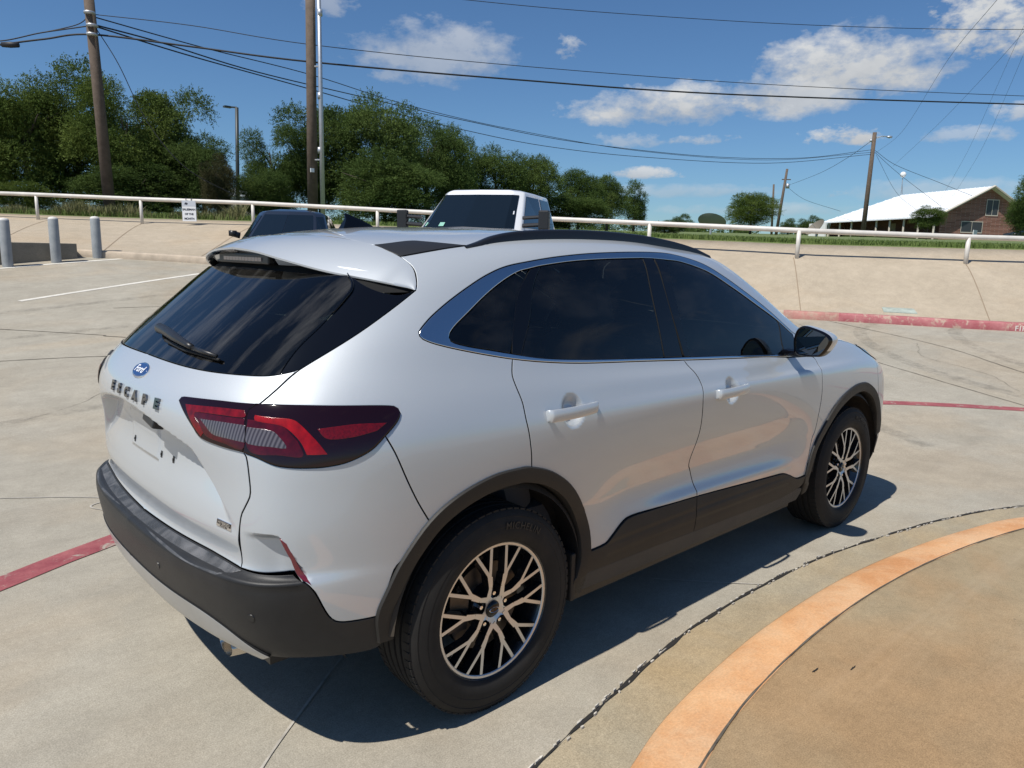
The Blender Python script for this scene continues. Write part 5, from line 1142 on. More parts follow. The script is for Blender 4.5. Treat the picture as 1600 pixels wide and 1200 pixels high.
def emb_pt(k,f,up=.004):
    j=np.interp(k,ks,np.arange(len(ks))); fs=[0,.05,.12,.22,.35,.5,.65,.8,.92,1.0]; i=np.interp(f,fs,np.arange(1,11))
    i0=int(i); j0=int(j); i1=min(i0+1,10); j1=min(j0+1,len(ks)-1); a=i-i0; c=j-j0
    p=EMB[i0,j0]*(1-a)*(1-c)+EMB[i1,j0]*a*(1-c)+EMB[i0,j1]*(1-a)*c+EMB[i1,j1]*a*c; return Vector(p)+Vector((0,0,up))
# kerb along its foot, red from the middle on
ku=mat('kerb_concrete',(.46,.38,.29),.85,var=.2,scale=4,bump=.3); kr=painted('red_kerb_paint',(.38,.095,.11),(.45,.33,.26),wear=.53,scale=6,fade=(.46,.19,.19))
def kerb(name,k0,k1,mt,pad=0):
    r4=[]
    kk=np.linspace(k0,k1,60)
    for dt,dz in ((-.10,-.02),(-.10,.0),(-.095,.10),(-.07,.128),(.0,.134+.004),(.03,.10)):
        r4.append([(*kp(k,bk(k)+dt-pad),float(gz(*kp(k,bk(k))))+dz+pad) for k in kk])
    return grid_mesh(name,np.array(r4),mt,kind='structure')
kerb('lot_kerb',-1.4,.365,ku); kerb('red_kerb',.365,.44,painted('worn_red_kerb_paint',(.42,.20,.17),(.45,.36,.27),wear=.45,scale=6,soft=.2)); kerb('red_kerb',.44,1.4,kr)
# fire lane letters on the red kerb
kx=.680; pa=kp(kx,bk(kx)-.1035); pb=kp(kx+.03,bk(kx+.03)-.1035); ux=Vector((*(pb-pa),float(gz(*pb)-gz(*pa)))).normalized(); uz=Vector((0,0,1)); un=ux.cross(uz).normalized()
uz=un.cross(ux); uz=uz if uz.z>0 else -uz; nrm=ux.cross(uz)
cu=bpy.data.curves.new('t','FONT'); cu.body='FIRE LANE'; cu.size=.115; cu.offset=.002; cu.extrude=.0008; cu.space_character=1.25; ob=bpy.data.objects.new('t',cu); COL.objects.link(ob); dg=bpy.context.evaluated_depsgraph_get(); dg.update(); me=bpy.data.meshes.new_from_object(ob.evaluated_get(dg)); bpy.data.objects.remove(ob)
org=Vector((pa[0],pa[1],float(gz(*pa))+.012)); me.transform(Matrix(((ux.x,uz.x,nrm.x,org.x),(ux.y,uz.y,nrm.y,org.y),(ux.z,uz.z,nrm.z,org.z),(0,0,0,1))))
link('kerb_lettering',me,mat('stencil_white',(.72,.66,.60),.8),kind='structure')
jm=mat('embankment_joint',(.24,.18,.12),.9)
for ka,kb in ((.372,.388),(.602,.645),(.178,.17),(-.497,-.55),(-.35,-.42),(-.62,-.70),(.84,.90)):
    G=[]
    for f in np.linspace(0,1,12):
        k=kb+(ka-kb)*f; a=emb_pt(k-.0006,f); c=emb_pt(k+.0006,f); G.append((tuple(a),tuple(c)))
    grid_mesh('embankment_joint',np.array(G),jm,kind='structure')
# drain plate at the foot
q=[emb_pt(.500,.055,.012),emb_pt(.546,.055,.012),emb_pt(.540,.135,.012),emb_pt(.497,.135,.012)]
b=MB(); b.add(q+[v-Vector((0,0,.03)) for v in q],[(0,1,2,3),(0,4,5,1),(1,5,6,2),(2,6,7,3),(3,7,4,0)]); b.build('drain_cover',mat('drain_cover_metal',(.34,.38,.33),.6,var=.25,scale=6),label='pale green metal drain cover set at the foot of the concrete embankment',cat='drain cover')
# ---- grass field
ks2=np.linspace(-1.5,1.5,90); rows=[]
for dt in (.93,.97,1.5,2.5,4,7,11,17,26,40,60,90,130,200,320,600):
    rows.append([(*kp(k,tk(k)+dt),fz(k,tk(k)+min(dt,320))+(.015 if dt>.95 else -.05)+(.04*math.sin(k*37+dt)*min(1,dt/10))) for k in ks2])
MGR=mat('grass_ground',(.085,.125,.034),.95,alt=(.150,.180,.060),scale=.8,det=9,bump=.6,bscale=14)
grid_mesh('grass_field',np.array(rows),MGR,kind='structure')
def blades(name,mt,spots,label=None,**k):
    """spots: (x,y,z,h,w,lean)"""
    V=[];F=[]; r_=np.random.default_rng(11)
    for (x,y,z,h,w) in spots:
        a=r_.uniform(0,6.28); dxx,dyy=math.cos(a)*w,math.sin(a)*w; lx,ly=r_.normal(0,.28,2)*h; i=len(V)
        V+=[(x-dxx,y-dyy,z),(x+dxx,y+dyy,z),(x+lx*.4+dxx*.8,y+ly*.4+dyy*.8,z+h*.6),(x+lx*.4-dxx*.8,y+ly*.4-dyy*.8,z+h*.6),(x+lx,y+ly,z+h)]
        F+=[(i,i+1,i+2,i+3),(i+3,i+2,i+4)]
    me=bpy.data.meshes.new(name); me.from_pydata(V,[],F); return link(name,me,mt,None,**k)
def leafmat(name,c1,c2,sc=1.2,trans=.3):
    m,nt,N,L,b=nodes(name); setp(b,None,.75,spec=.12)
    tc=N.new('ShaderNodeTexCoord'); n=N.new('ShaderNodeTexNoise'); n.inputs['Scale'].default_value=sc; n.inputs['Detail'].default_value=6; n.inputs['Roughness'].default_value=.75; L.new(tc.outputs['Object'],n.inputs['Vector'])
    r=N.new('ShaderNodeValToRGB'); L.new(n.outputs['Fac'],r.inputs[0]); r.color_ramp.elements[0].position=.35; r.color_ramp.elements[1].position=.66; r.color_ramp.elements[0].color=(*c1,1); r.color_ramp.elements[1].color=(*c2,1)
    L.new(r.outputs[0],b.inputs['Base Color']); tr=N.new('ShaderNodeBsdfTranslucent'); L.new(r.outputs[0],tr.inputs[0]); mx=N.new('ShaderNodeMixShader'); mx.inputs[0].default_value=trans
    L.new(b.outputs[0],mx.inputs[1]); L.new(tr.outputs[0],mx.inputs[2]); L.new(mx.outputs[0],N['Material Output'].inputs[0]); return m
LM=[leafmat('leaf_green',(.050,.088,.020),(.135,.185,.050)),leafmat('leaf_deep_green',(.040,.074,.018),(.112,.160,.042)),leafmat('leaf_light_green',(.055,.095,.018),(.155,.20,.046))]
LMB=leafmat('leaf_rusty',(.040,.050,.020),(.11,.095,.045)); WEED=leafmat('weed',(.10,.115,.040),(.27,.25,.13),2.,.2); GRS=leafmat('grass_blade',(.085,.135,.032),(.17,.22,.07),1.2,.2)
r_=np.random.default_rng(21); S_=[]
for _ in range(26000):
    k=r_.uniform(-.75,.80); dt=.97+abs(r_.normal(0,1))*3.0
    x,y=kp(k,tk(k)+dt); h=.07*(1+r_.random())*(1.0 if k>-.3 else 1.6); S_.append((x,y,fz(k,tk(k)+dt),h,.012))
blades('grass',GRS,S_,kind='stuff',label='short mown grass along the top of the concrete embankment',category=None) if False else tag(blades('grass',GRS,S_),kind='stuff',label='short mown grass along the top of the concrete embankment')
S_=[]
for _ in range(9000):
    k=r_.uniform(-.74,-.36); dt=1.15+abs(r_.normal(0,1))*1.3; x,y=kp(k,tk(k)+dt); den=.5+.5*math.sin(k*31)+.4*math.sin(k*83); 
    if r_.random()>.35+.5*den: continue
    S_.append((x,y,fz(k,tk(k)+dt),r_.uniform(.12,.5)*(.5+.5*den),.014))
tag(blades('tall_weeds',WEED,S_),kind='stuff',label='dry tall weeds behind the railing on the left')

# ---- trees
def sprigs(N_,lobes,leaf,seed,nleaf=9,up=.35):
    r_=np.random.default_rng(seed); L_=np.array(lobes); w=L_[:,3]**2; idx=r_.choice(len(L_),N_,p=w/w.sum())
    d=r_.normal(size=(N_,3)); d[:,2]*=.9; d/=np.linalg.norm(d,axis=1,keepdims=True); d[:,2]=np.where(d[:,2]<-.5,-d[:,2],d[:,2])
    rad=L_[idx,3]*(.42+.58*r_.random(N_)**.6)*(1+.10*r_.normal(size=N_)); base=L_[idx,:3]+d*rad[:,None]*np.array([1,1,.85])
    ax=d+r_.normal(size=(N_,3))*.55; ax[:,2]+=up; ax/=np.linalg.norm(ax,axis=1,keepdims=True)
    t=np.linspace(0,1,nleaf)[None,:,None]; ln=leaf*r_.uniform(2.5,5.5,N_)[:,None,None]
    drop=np.array([0,0,-1.])*(t**2)*ln*.35
    P=base[:,None,:]+ax[:,None,:]*t*ln+drop+r_.normal(size=(N_,nleaf,3))*leaf*.35
    P=P.reshape(-1,3); M_=len(P); a=r_.normal(size=(M_,3)); a/=np.linalg.norm(a,axis=1,keepdims=True); q=r_.normal(size=(M_,3)); q[:,2]+=.8; b_=np.cross(a,q); b_/=np.linalg.norm(b_,axis=1,keepdims=True)
    s=leaf*r_.uniform(.6,1.25,M_)[:,None]
    V=np.stack([P-a*s*.5,P+b_*s*.28+a*s*.05,P+a*s*.55,P-b_*s*.28+a*s*.05],1).reshape(-1,3)
    return V
def crown_mesh(name,V,mt):
    me=bpy.data.meshes.new(name); n=len(V)//4; me.vertices.add(len(V)); me.vertices.foreach_set('co',V.ravel()); me.loops.add(n*4); me.loops.foreach_set('vertex_index',np.arange(n*4,dtype=np.int32))
    me.polygons.add(n); me.polygons.foreach_set('loop_start',np.arange(0,n*4,4,dtype=np.int32)); me.update(calc_edges=True); me.materials.append(mt); return me
def lobes(seed,n,flat=1.,spread=.62):
    r_=np.random.default_rng(seed); L_=[(0,0,-.15,.62),(0,0,-.45,.55)]
    for _ in range(n):
        a=r_.uniform(0,6.28); h=r_.uniform(-.85,.72); rr=spread*math.sqrt(max(.05,1-(h*.95)**2))*r_.uniform(.55,1.12); L_.append((rr*math.cos(a),rr*math.sin(a),h*flat,r_.uniform(.20,.38)))
    return L_
CRW=[]
for v_ in range(4):
    CRW.append(sprigs(11500,lobes(40+v_,24+3*v_),.026,50+v_))
FAR=[sprigs(5200,lobes(60+v_,18),.040,70+v_,7) for v_ in range(2)]
def round_lobes(n):
    L_=[(0,0,0,.55)]
    for i in range(n):
        z=1-2*(i+.5)/n; a=i*2.39996; r=math.sqrt(1-z*z); L_.append((.56*r*math.cos(a),.56*r*math.sin(a),.60*z,.33+.09*math.sin(i*2.7)))
    return L_
ROUND=[sprigs(11000,round_lobes(20),.026,91)]
BUSH=[sprigs(900,[(x,y,z,r) for x,y,z,r in lobes(80,10)],.05,81)]
bark=mat('bark',(.075,.060,.045),.9,var=.35,scale=14,bump=.6,bscale=30)
_cm={}
def tree(px,t,top,wpx,label,mi=0,v=0,group=None,far=False,bare=.06,name='tree',cat='tree',sq=1.,rz=None,basez=None):
    x,y=B(px,t,(top+345)/2); zb=field_z(x,y)-.1 if basez is None else basez; zt=zz(px,top,t); h=zt-zb; R_=wpx/2*t/1168.
    rt=empty(name,(x,y,zb),rz if rz is not None else random.uniform(0,6.28),label=label,cat=cat,group=group)
    src=(ROUND if v==9 else FAR if far else CRW); key=(far,'r' if v==9 else v%len(src),mi)
    if key not in _cm: _cm[key]=crown_mesh('crown',src[v%len(src)],(LM+[LMB])[mi])
    c=bpy.data.objects.new('crown',_cm[key]); COL.objects.link(c); c.parent=rt; c.scale=(R_/.98,R_/.98,h*(1-bare)*.5/.98); c.location=(0,0,h*(bare+(1-bare)*.5))
    b=MB(); r0=max(.07,h*.022)
    b.tube([(0,0,-.1),(.03*h*.3,0,h*.2),(0,.02*h,h*.45),(.02*h,0,h*.7)],[r0*1.25,r0,r0*.7,r0*.3],8)
    for k in range(5):
        a=k*1.3; z0=h*(.22+.09*k); b.tube([(0,0,z0),(math.cos(a)*R_*.3,math.sin(a)*R_*.3,z0+h*.12),(math.cos(a)*R_*.6,math.sin(a)*R_*.6,z0+h*.2)],[r0*.5,r0*.3,r0*.12],6)
    b.build('trunk',bark,rt,smooth=True)
    return rt
gL='trees behind the railing on the left'; gM='trees behind the middle of the railing'
tree(-60,28,128,230,'bushy green tree cut off by the left edge behind the railing',0,0,gL)
tree(42,27,112,190,'full green tree nearest the left edge behind the railing',2,1,gL)
tree(118,29,100,190,'tallest leafy tree standing behind the leaning wooden utility pole',0,2,gL)
tree(198,27.5,122,170,'green tree just right of the leaning wooden utility pole',2,3,gL)
tree(262,29,138,170,'rounded green tree in the right half of the left clump',0,0,gL)
tree(318,28,205,120,'lower green tree at the right end of the left clump',1,1,gL)
tree(340,26,238,66,'rust-tinged thin tree at the right end of the left clump, left of the lamp post',3,2,gL)
tree(425,33,190,110,'green tree just left of the upright wooden pole',1,3,gM)
tree(500,35,158,160,'tall tree standing behind the upright wooden pole and the metal mast',1,0,gM)
tree(588,34,140,170,'tallest dense tree right of the metal mast',0,1,gM)
tree(668,37,176,150,'dense tree behind the white pickup, second right of the metal mast',1,2,gM)
tree(712,44,196,90,'narrow dark tree between the two big crowns behind the pickup',0,3,gM)
tree(775,46,224,120,'dark tree right above the pickup cab',1,1,gM)
tree(832,48,234,100,'round tree just right of the pickup cab',0,9,gM)
tree(905,56,258,92,'rounded tree two from the end of the receding row',1,9,gM)
tree(950,60,268,70,'small rounded tree next to last in the receding row',0,9,gM)
tree(992,66,283,52,'small tree ending the receding row behind the railing',1,0,gM,far=True)
tree(1175,92,296,92,'round green tree standing alone near the satellite dish',2,9,None,bare=.06)
tree(1622,66,262,90,'dark tree at the right edge beside the brick gable',1,3,None)
tree(1452,66,320,54,'small loose tree in front of the brick building',0,1,None,bare=.30)
gD='distant trees left of the brick building'
for px,tp,w,lb in ((1062,334,40,'small distant tree left of the satellite dish'),(1232,341,34,'first distant tree right of the lone round tree'),(1262,337,36,'distant tree in the middle of the far clump'),(1288,342,34,'distant tree next to the white-roofed building')):
    tree(px,150,tp,w,lb,1,0,gD,far=True,bare=.02)
for px,t,tp,w,lb in ((20,25.2,282,150,'bright green bush behind the railing at the left edge'),(215,26.5,255,190,'broad green bush filling the right side of the left clump'),(415,30,262,120,'bush just left of the foot of the upright wooden pole'),(600,31,235,210,'broad bush filling the space right of the metal mast'),(1040,62,343,60,'low distant bush left of the satellite dish'),(890,50,300,130,'bush between the pickup and the end of the row')):
    tree(px,t,tp,w,lb,2 if px<120 else 1,1,'bushes behind the railing',far=False,bare=.0,name='bush',cat='bush')
# far-off wood along the horizon
L_=[]; r_=np.random.default_rng(5)
for i_ in range(120):
    px_=r_.uniform(-150,1640); t_=r_.uniform(330,400); q=B(px_,t_); L_.append((q[0],q[1],fz(0,320)+0*t_+r_.uniform(.5,2.5),r_.uniform(3,6)))
zb_=field_z(*B(1200,360)); L_=[(a,b_,zb_-1.5+c,d*.75) for (a,b_,c,d) in [(a,b_,r_.uniform(0,2),d) for a,b_,c,d in L_]]
tag(link('distant_woods',crown_mesh('distant_woods',sprigs(14000,L_,.75,9,6),LM[1]),[],None),kind='stuff',label='hazy low line of far woods on the horizon')
# ---- railing
rail_m=mat('railing_paint',(.60,.57,.52),.45,var=.12,scale=3,rvar=.1)
RL=empty('pipe_railing',(float(kp(0,18)[0]),float(kp(0,18)[1]),1.8),label='long pale painted pipe railing along the top of the embankment',cat='railing')
kk=np.linspace(-1.0,1.0,90); b=MB(); b.tube([(*kp(k,tk(k)),float(np.interp(k,KT,ZR))) for k in kk],.052,12); b.build('rail',rail_m,RL,smooth=True)
for k in (-.80,-.634,-.496,-.348,-.183,-.085,.04,.178,.3764,.602,.84):
    p=kp(k,tk(k)); zt=float(np.interp(k,KT,ZR)); zb=float(np.interp(k,KT,ZT)); b=MB(); b.tube([(p[0],p[1],zb-.08),(p[0],p[1],zt)],.042,12); b.build('post',rail_m,RL,smooth=True)
for c_ in RL.children: c_.matrix_parent_inverse=Matrix.Translation(RL.location).inverted()
# sign hung on the railing
def text_obj(name,txt,size,M_,mt,parent=None,bold=0,align='CENTER',extr=.0005,space=1):
    cu=bpy.data.curves.new('t','FONT'); cu.body=txt; cu.size=size; cu.align_x=align; cu.align_y='CENTER'; cu.extrude=extr; cu.offset=bold; cu.space_character=space; ob=bpy.data.objects.new('t',cu); COL.objects.link(ob)
    dg=bpy.context.evaluated_depsgraph_get(); dg.update(); me=bpy.data.meshes.new_from_object(ob.evaluated_get(dg)); bpy.data.objects.remove(ob); me.transform(M_); return link(name,me,mt,parent)
ks_=-.4325; p=kp(ks_,tk(ks_)-.075); sx=Vector((*(-LH),0)); sx=Vector((-LH[0],-LH[1],0)).normalized(); su=Vector((0,0,1)); sn=sx.cross(su)
Ms=Matrix(((sx.x,su.x,sn.x,p[0]),(sx.y,su.y,sn.y,p[1]),(sx.z,su.z,sn.z,float(np.interp(ks_,KT,ZR))-.27),(0,0,0,1)))
SG=empty('hanging_sign',(p[0],p[1],float(np.interp(ks_,KT,ZR))-.54),label='white notice sign reading salesman of the month, hung on the railing',cat='sign')
b=MB(); b.box(-.185,.185,-.27,.27,-.012,.006,M=Ms); b.build('sign_panel',mat('sign_white',(.74,.75,.76),.5),SG)
ink=mat('sign_ink',(.03,.035,.05),.6); blue=mat('sign_grey_band',(.50,.53,.58),.6)
b=MB(); b.box(-.180,.180,.12,.262,.0062,.0085,M=Ms); b.build('sign_band',blue,SG)
for tx,yy,sz in (('SALESMAN',.035,.072),('OF THE',-.085,.068),('MONTH',-.205,.072)): text_obj('sign_lettering',tx,sz,Ms@Matrix.Translation((0,yy,.0075)),ink,SG,bold=.0035)
b=MB(); 
b.add([Ms@Vector(v) for v in ((-.12,.17,.0092),(-.04,.155,.0092),(-.02,.20,.0092),(-.075,.225,.0092),(-.10,.205,.0092))],[(0,1,2,3,4)]); b.build('sign_mark',ink,SG)
b=MB(); b.box(-.08,-.06,.26,.34,-.006,.004,M=Ms); b.box(.06,.08,.26,.34,-.006,.004,M=Ms); b.build('strap',ink,SG)
for c_ in SG.children: c_.matrix_parent_inverse=Matrix.Translation(SG.location).inverted()
# ---- bollards and slab
bol_m=mat('bollard_paint',(.24,.26,.27),.55,alt=(.33,.345,.35),scale=6,rvar=.1); cap_m=mat('bollard_cap_concrete',(.62,.60,.56),.8)
for i,(x,y,h,lb) in enumerate(((.95,14.17,.88,'grey steel bollard at the left edge, leftmost of the three'),(1.79,14.35,.86,'grey steel bollard in the middle of the three, before the concrete block'),(2.60,14.64,.82,'grey steel bollard standing alone right of the concrete block'))):
    z=float(gz(x,y)); rt=empty('bollard',(x,y,z),label=lb,cat='bollard',group='bollards by the embankment')
    b=MB(); b.lathe([(-.05,.092),(h-.03,.090),(h-.025,.088)],24,axis='z'); b.build('bollard_post',bol_m,rt,auto=40)
    b=MB(); b.lathe([(h-.03,.089),(h-.005,.083),(h+.015,.06),(h+.025,.0)],24,axis='z'); b.build('bollard_cap',cap_m,rt,smooth=True)
b=MB(); zc=float(gz(2.24,14.67)); zl=float(gz(-1.5,14.2))
vs=[(-1.6,13.98,zl-.1),(2.24,14.67,zc-.1),(2.02,15.75,zc-.05),(-1.9,15.1,zl-.05)]; b.add(vs+[(x,y,zc+.30) for x,y,z in vs],[(4,5,6,7),(0,1,5,4),(1,2,6,5),(2,3,7,6),(3,0,4,7)])
b.build('concrete_block',concrete('block_concrete',(.22,.20,.165),(.36,.32,.26),streak=.5),bevel=.012,label='low grey concrete pad block behind the bollards at the left',cat='concrete block')
# ---- poles
wood=mat('pole_wood',(.085,.062,.045),.9,alt=(.14,.105,.08),scale=5,bump=.5,bscale=40); galv=mat('galvanised_steel',(.45,.47,.50),.45,.6,var=.1); dark=mat('dark_bronze_metal',(.05,.055,.055),.5,.3)
def setc(rt):
    for c_ in rt.children: c_.matrix_parent_inverse=Matrix.Translation(rt.location).inverted()
def pole(name,px0,px1,py1,t,r0,r1,mt,label,cat='utility pole',group=None):
    x,y=B(px0,t,335); zb=field_z(x,y)-.15; x1,y1=B(px1,t,py1); z1=zz(px1,py1,t); rt=empty(name,(x,y,zb),label=label,cat=cat,group=group)
    b=MB(); b.tube([(x,y,zb),(x+(x1-x)*.5,y+(y1-y)*.5,(zb+z1)/2),(x1,y1,z1)],[r0,(r0+r1)/2,r1],14); b.build('shaft',mt,rt,smooth=True); return rt,Vector((x1,y1,z1))
p1,q1=pole('utility_pole',173,132,-70,23,.170,.135,wood,'leaning wooden utility pole rising from the trees on the left',group='wooden poles')
for py in (20,40,54):
    c_=P3(140 if py<30 else 144,py,22.85); b=MB(); b.tube([c_+Vector((0,0,-.03)),c_+Vector((0,0,.03))],.155,14); b.build('pole_band',galv,p1,smooth=True)
setc(p1)
p2,q2=pole('utility_pole',488.5,484,-70,24,.165,.142,wood,'upright wooden utility pole beside the metal mast',group='wooden poles')
c_=P3(488,266,23.80); b=MB(); b.box(c_.x-.06,c_.x+.06,c_.y-.02,c_.y+.02,c_.z-.06,c_.z+.06); b.build('pole_tag',M['white'],p2)
for py in (104,250):
    a=P3(488,py,24); c=P3(503,py,23.7); b=MB(); b.tube([a,c],.025,6); b.build('mast_bracket',galv,p2)
setc(p2)
p3,q3=pole('metal_mast',504.5,497,-70,23.7,.075,.055,galv,'slim galvanised metal mast fixed beside the upright wooden pole',cat='mast')
for py in (20,150,235):
    a=P3(500,py,23.7); b=MB(); b.tube([a-Vector((0,0,.09)),a+Vector((0,0,.09))],.072,10); b.build('mast_coupling',galv,p3,smooth=True)
setc(p3)
p4,q4=pole('lamp_post',371.5,370,168,46,.12,.10,dark,'dark lamp post with a flat head between the two tree clumps',cat='lamp post')
b=MB(); a=q4; v=Vector((LH[0],LH[1],0)); b.tube([a,a+v*.35+Vector((0,0,.02))],.05,6); e_=a+v*.55; b.box(e_.x-.22,e_.x+.22,e_.y-.16,e_.y+.16,e_.z-.02,e_.z+.07); b.build('lamp_head',dark,p4); setc(p4)
p5,q5=pole('utility_pole',1351,1367,207,77,.24,.19,wood,'wooden utility pole with a small lamp arm in front of the white roof',group='wooden poles')
a=q5-Vector((0,0,.6)); v=-Vector((LH[0],LH[1],0)); b=MB(); b.tube([a,a+v*.7+Vector((0,0,.25)),a+v*1.4+Vector((0,0,.25))],.05,6); b.build('lamp_arm',galv,p5); e_=a+v*1.5+Vector((0,0,.2)); b=MB(); b.tube([e_-v*.25,e_,e_+v*.25],[.08,.14,.10],8); b.build('lamp_head',galv,p5,smooth=True)
b=MB(); c_=a-v*.3-Vector((0,0,.2)); b.tube([c_-Vector((0,0,.12)),c_+Vector((0,0,.12))],.12,10); b.build('transformer',galv,p5,smooth=True); setc(p5)
p6,q6=pole('utility_pole',1215,1230,264,120,.24,.18,wood,'far wooden utility pole with crossarm beside the lone round tree',group='wooden poles')
b=MB(); a=q6-Vector((0,0,1.6)); v=Vector((LH[0],LH[1],0)); b.tube([a-v*.7,a+v*.7],.08,6); b.build('crossarm',wood,p6); b=MB(); c_=q6-Vector((0,0,2.6)); b.tube([c_-v*.3-Vector((0,0,.35)),c_-v*.3+Vector((0,0,.35))],.28,10); b.build('transformer',galv,p6,smooth=True); setc(p6)
pole('utility_pole',1208,1209,288,140,.22,.16,wood,'thin far pole just left of the crossarm pole',group='wooden poles')
for rt in [o for o in bpy.data.objects if o.name.startswith('utility_pole') and o.type=='EMPTY']: setc(rt)
# ---- overhead lines
wm=mat('cable_black',(.012,.012,.014),.6)
def wire(pts,r,label):
    P=[P3(*q) for q in pts]; b=MB(); b.tube(catmull([tuple(p) for p in P],8),r,6); b.build('overhead_cable',wm,smooth=True,label=label,cat='cable',group='overhead cables')
wire([(-60,80,23),(0,70,23),(70,61,23),(144,54,23),(300,73,23.5),(488,97,24),(800,124,26),(1130,147,28),(1600,163,31),(1760,166,32)],.026,'thick black cable crossing the whole sky, lowest of the three long ones')
wire([(-60,60,23),(0,64,23),(60,52,23),(100,46,23),(142,40,23)],.018,'short black cable running left from the leaning pole')
wire([(60,52,23),(100,44,23),(126,36,23),(141,22,23)],.014,'short steep cable up to the top of the leaning pole')
wire([(142,22,23),(300,40,23.5),(488,70,24),(800,102,26),(1200,132,28.5),(1600,150,31),(1760,154,32)],.011,'thin cable just above the thick black one')
wire([(690,-4,30),(900,16,31),(1200,36,33),(1450,45,35),(1640,46,36)],.012,'thin cable highest in the sky over the right half')
wire([(145,38,23),(250,66,25),(400,112,30),(560,150,40),(720,187,52),(900,222,62),(1100,244,70),(1250,247,74),(1363,234,77)],.022,'upper long cable from the leaning pole to the lamp-arm pole')
wire([(145,26,23),(320,75,28),(490,118,35),(640,165,45),(800,202,55),(1000,236,66),(1200,250,73),(1363,238,77)],.018,'middle long cable from the leaning pole to the lamp-arm pole')
wire([(145,40,23),(300,88,27),(480,138,35),(600,172,43),(720,202,52),(850,228,60),(1000,245,66),(1200,255,73),(1363,241,77)],.022,'lower long cable from the leaning pole to the lamp-arm pole')
wire([(150,44,23),(185,100,23),(230,190,23.2),(290,262,23.4),(372,308,24)],.012,'guy wire slanting from the leaning pole down into the trees')
wire([(1367,240,77),(1410,205,65),(1480,95,45),(1566,-10,30)],.009,'steep cable rising right from the lamp-arm pole to the top edge')
wire([(1395,260,80),(1470,190,60),(1560,95,45),(1640,0,30)],.008,'second steep cable rising towards the upper right corner')
wire([(1480,320,80),(1530,240,60),(1580,130,45),(1625,20,35)],.007,'thin steep cable over the white roof by the right edge')
wire([(1463,322,80),(1510,240,62),(1560,130,48),(1600,40,36)],.007,'thin steep cable over the left part of the white roof')
wire([(1367,235,77),(1400,258,78),(1467,285,79),(1519,306,80)],.020,'cable from the lamp-arm pole down to the ridge of the white roof')
wire([(1367,238,77),(1405,272,78),(1470,322,80)],.018,'cable from the lamp-arm pole down to the middle of the white roof')
wire([(1369,242,77),(1400,300,78),(1432,328,80)],.014,'sagging cable from the lamp-arm pole to the eave of the white roof')
wire([(1231,290,120),(1282,270,100),(1325,246,88),(1363,219,77)],.022,'cable between the far crossarm pole and the lamp-arm pole')
wire([(1232,294,120),(1258,312,112),(1313,330,100)],.022,'cable sagging from the crossarm pole to the white roof corner')
a=P3(16,70,22.9); b=MB(); 
b.tube([a-Vector((LH[0],LH[1],0))*-.24,a,a-Vector((LH[0],LH[1],0))*.24],[.07,.085,.07],10); b.build('splice_box',wm,smooth=True,label='black splice case hanging on the thick cable by the left edge',cat='splice box')
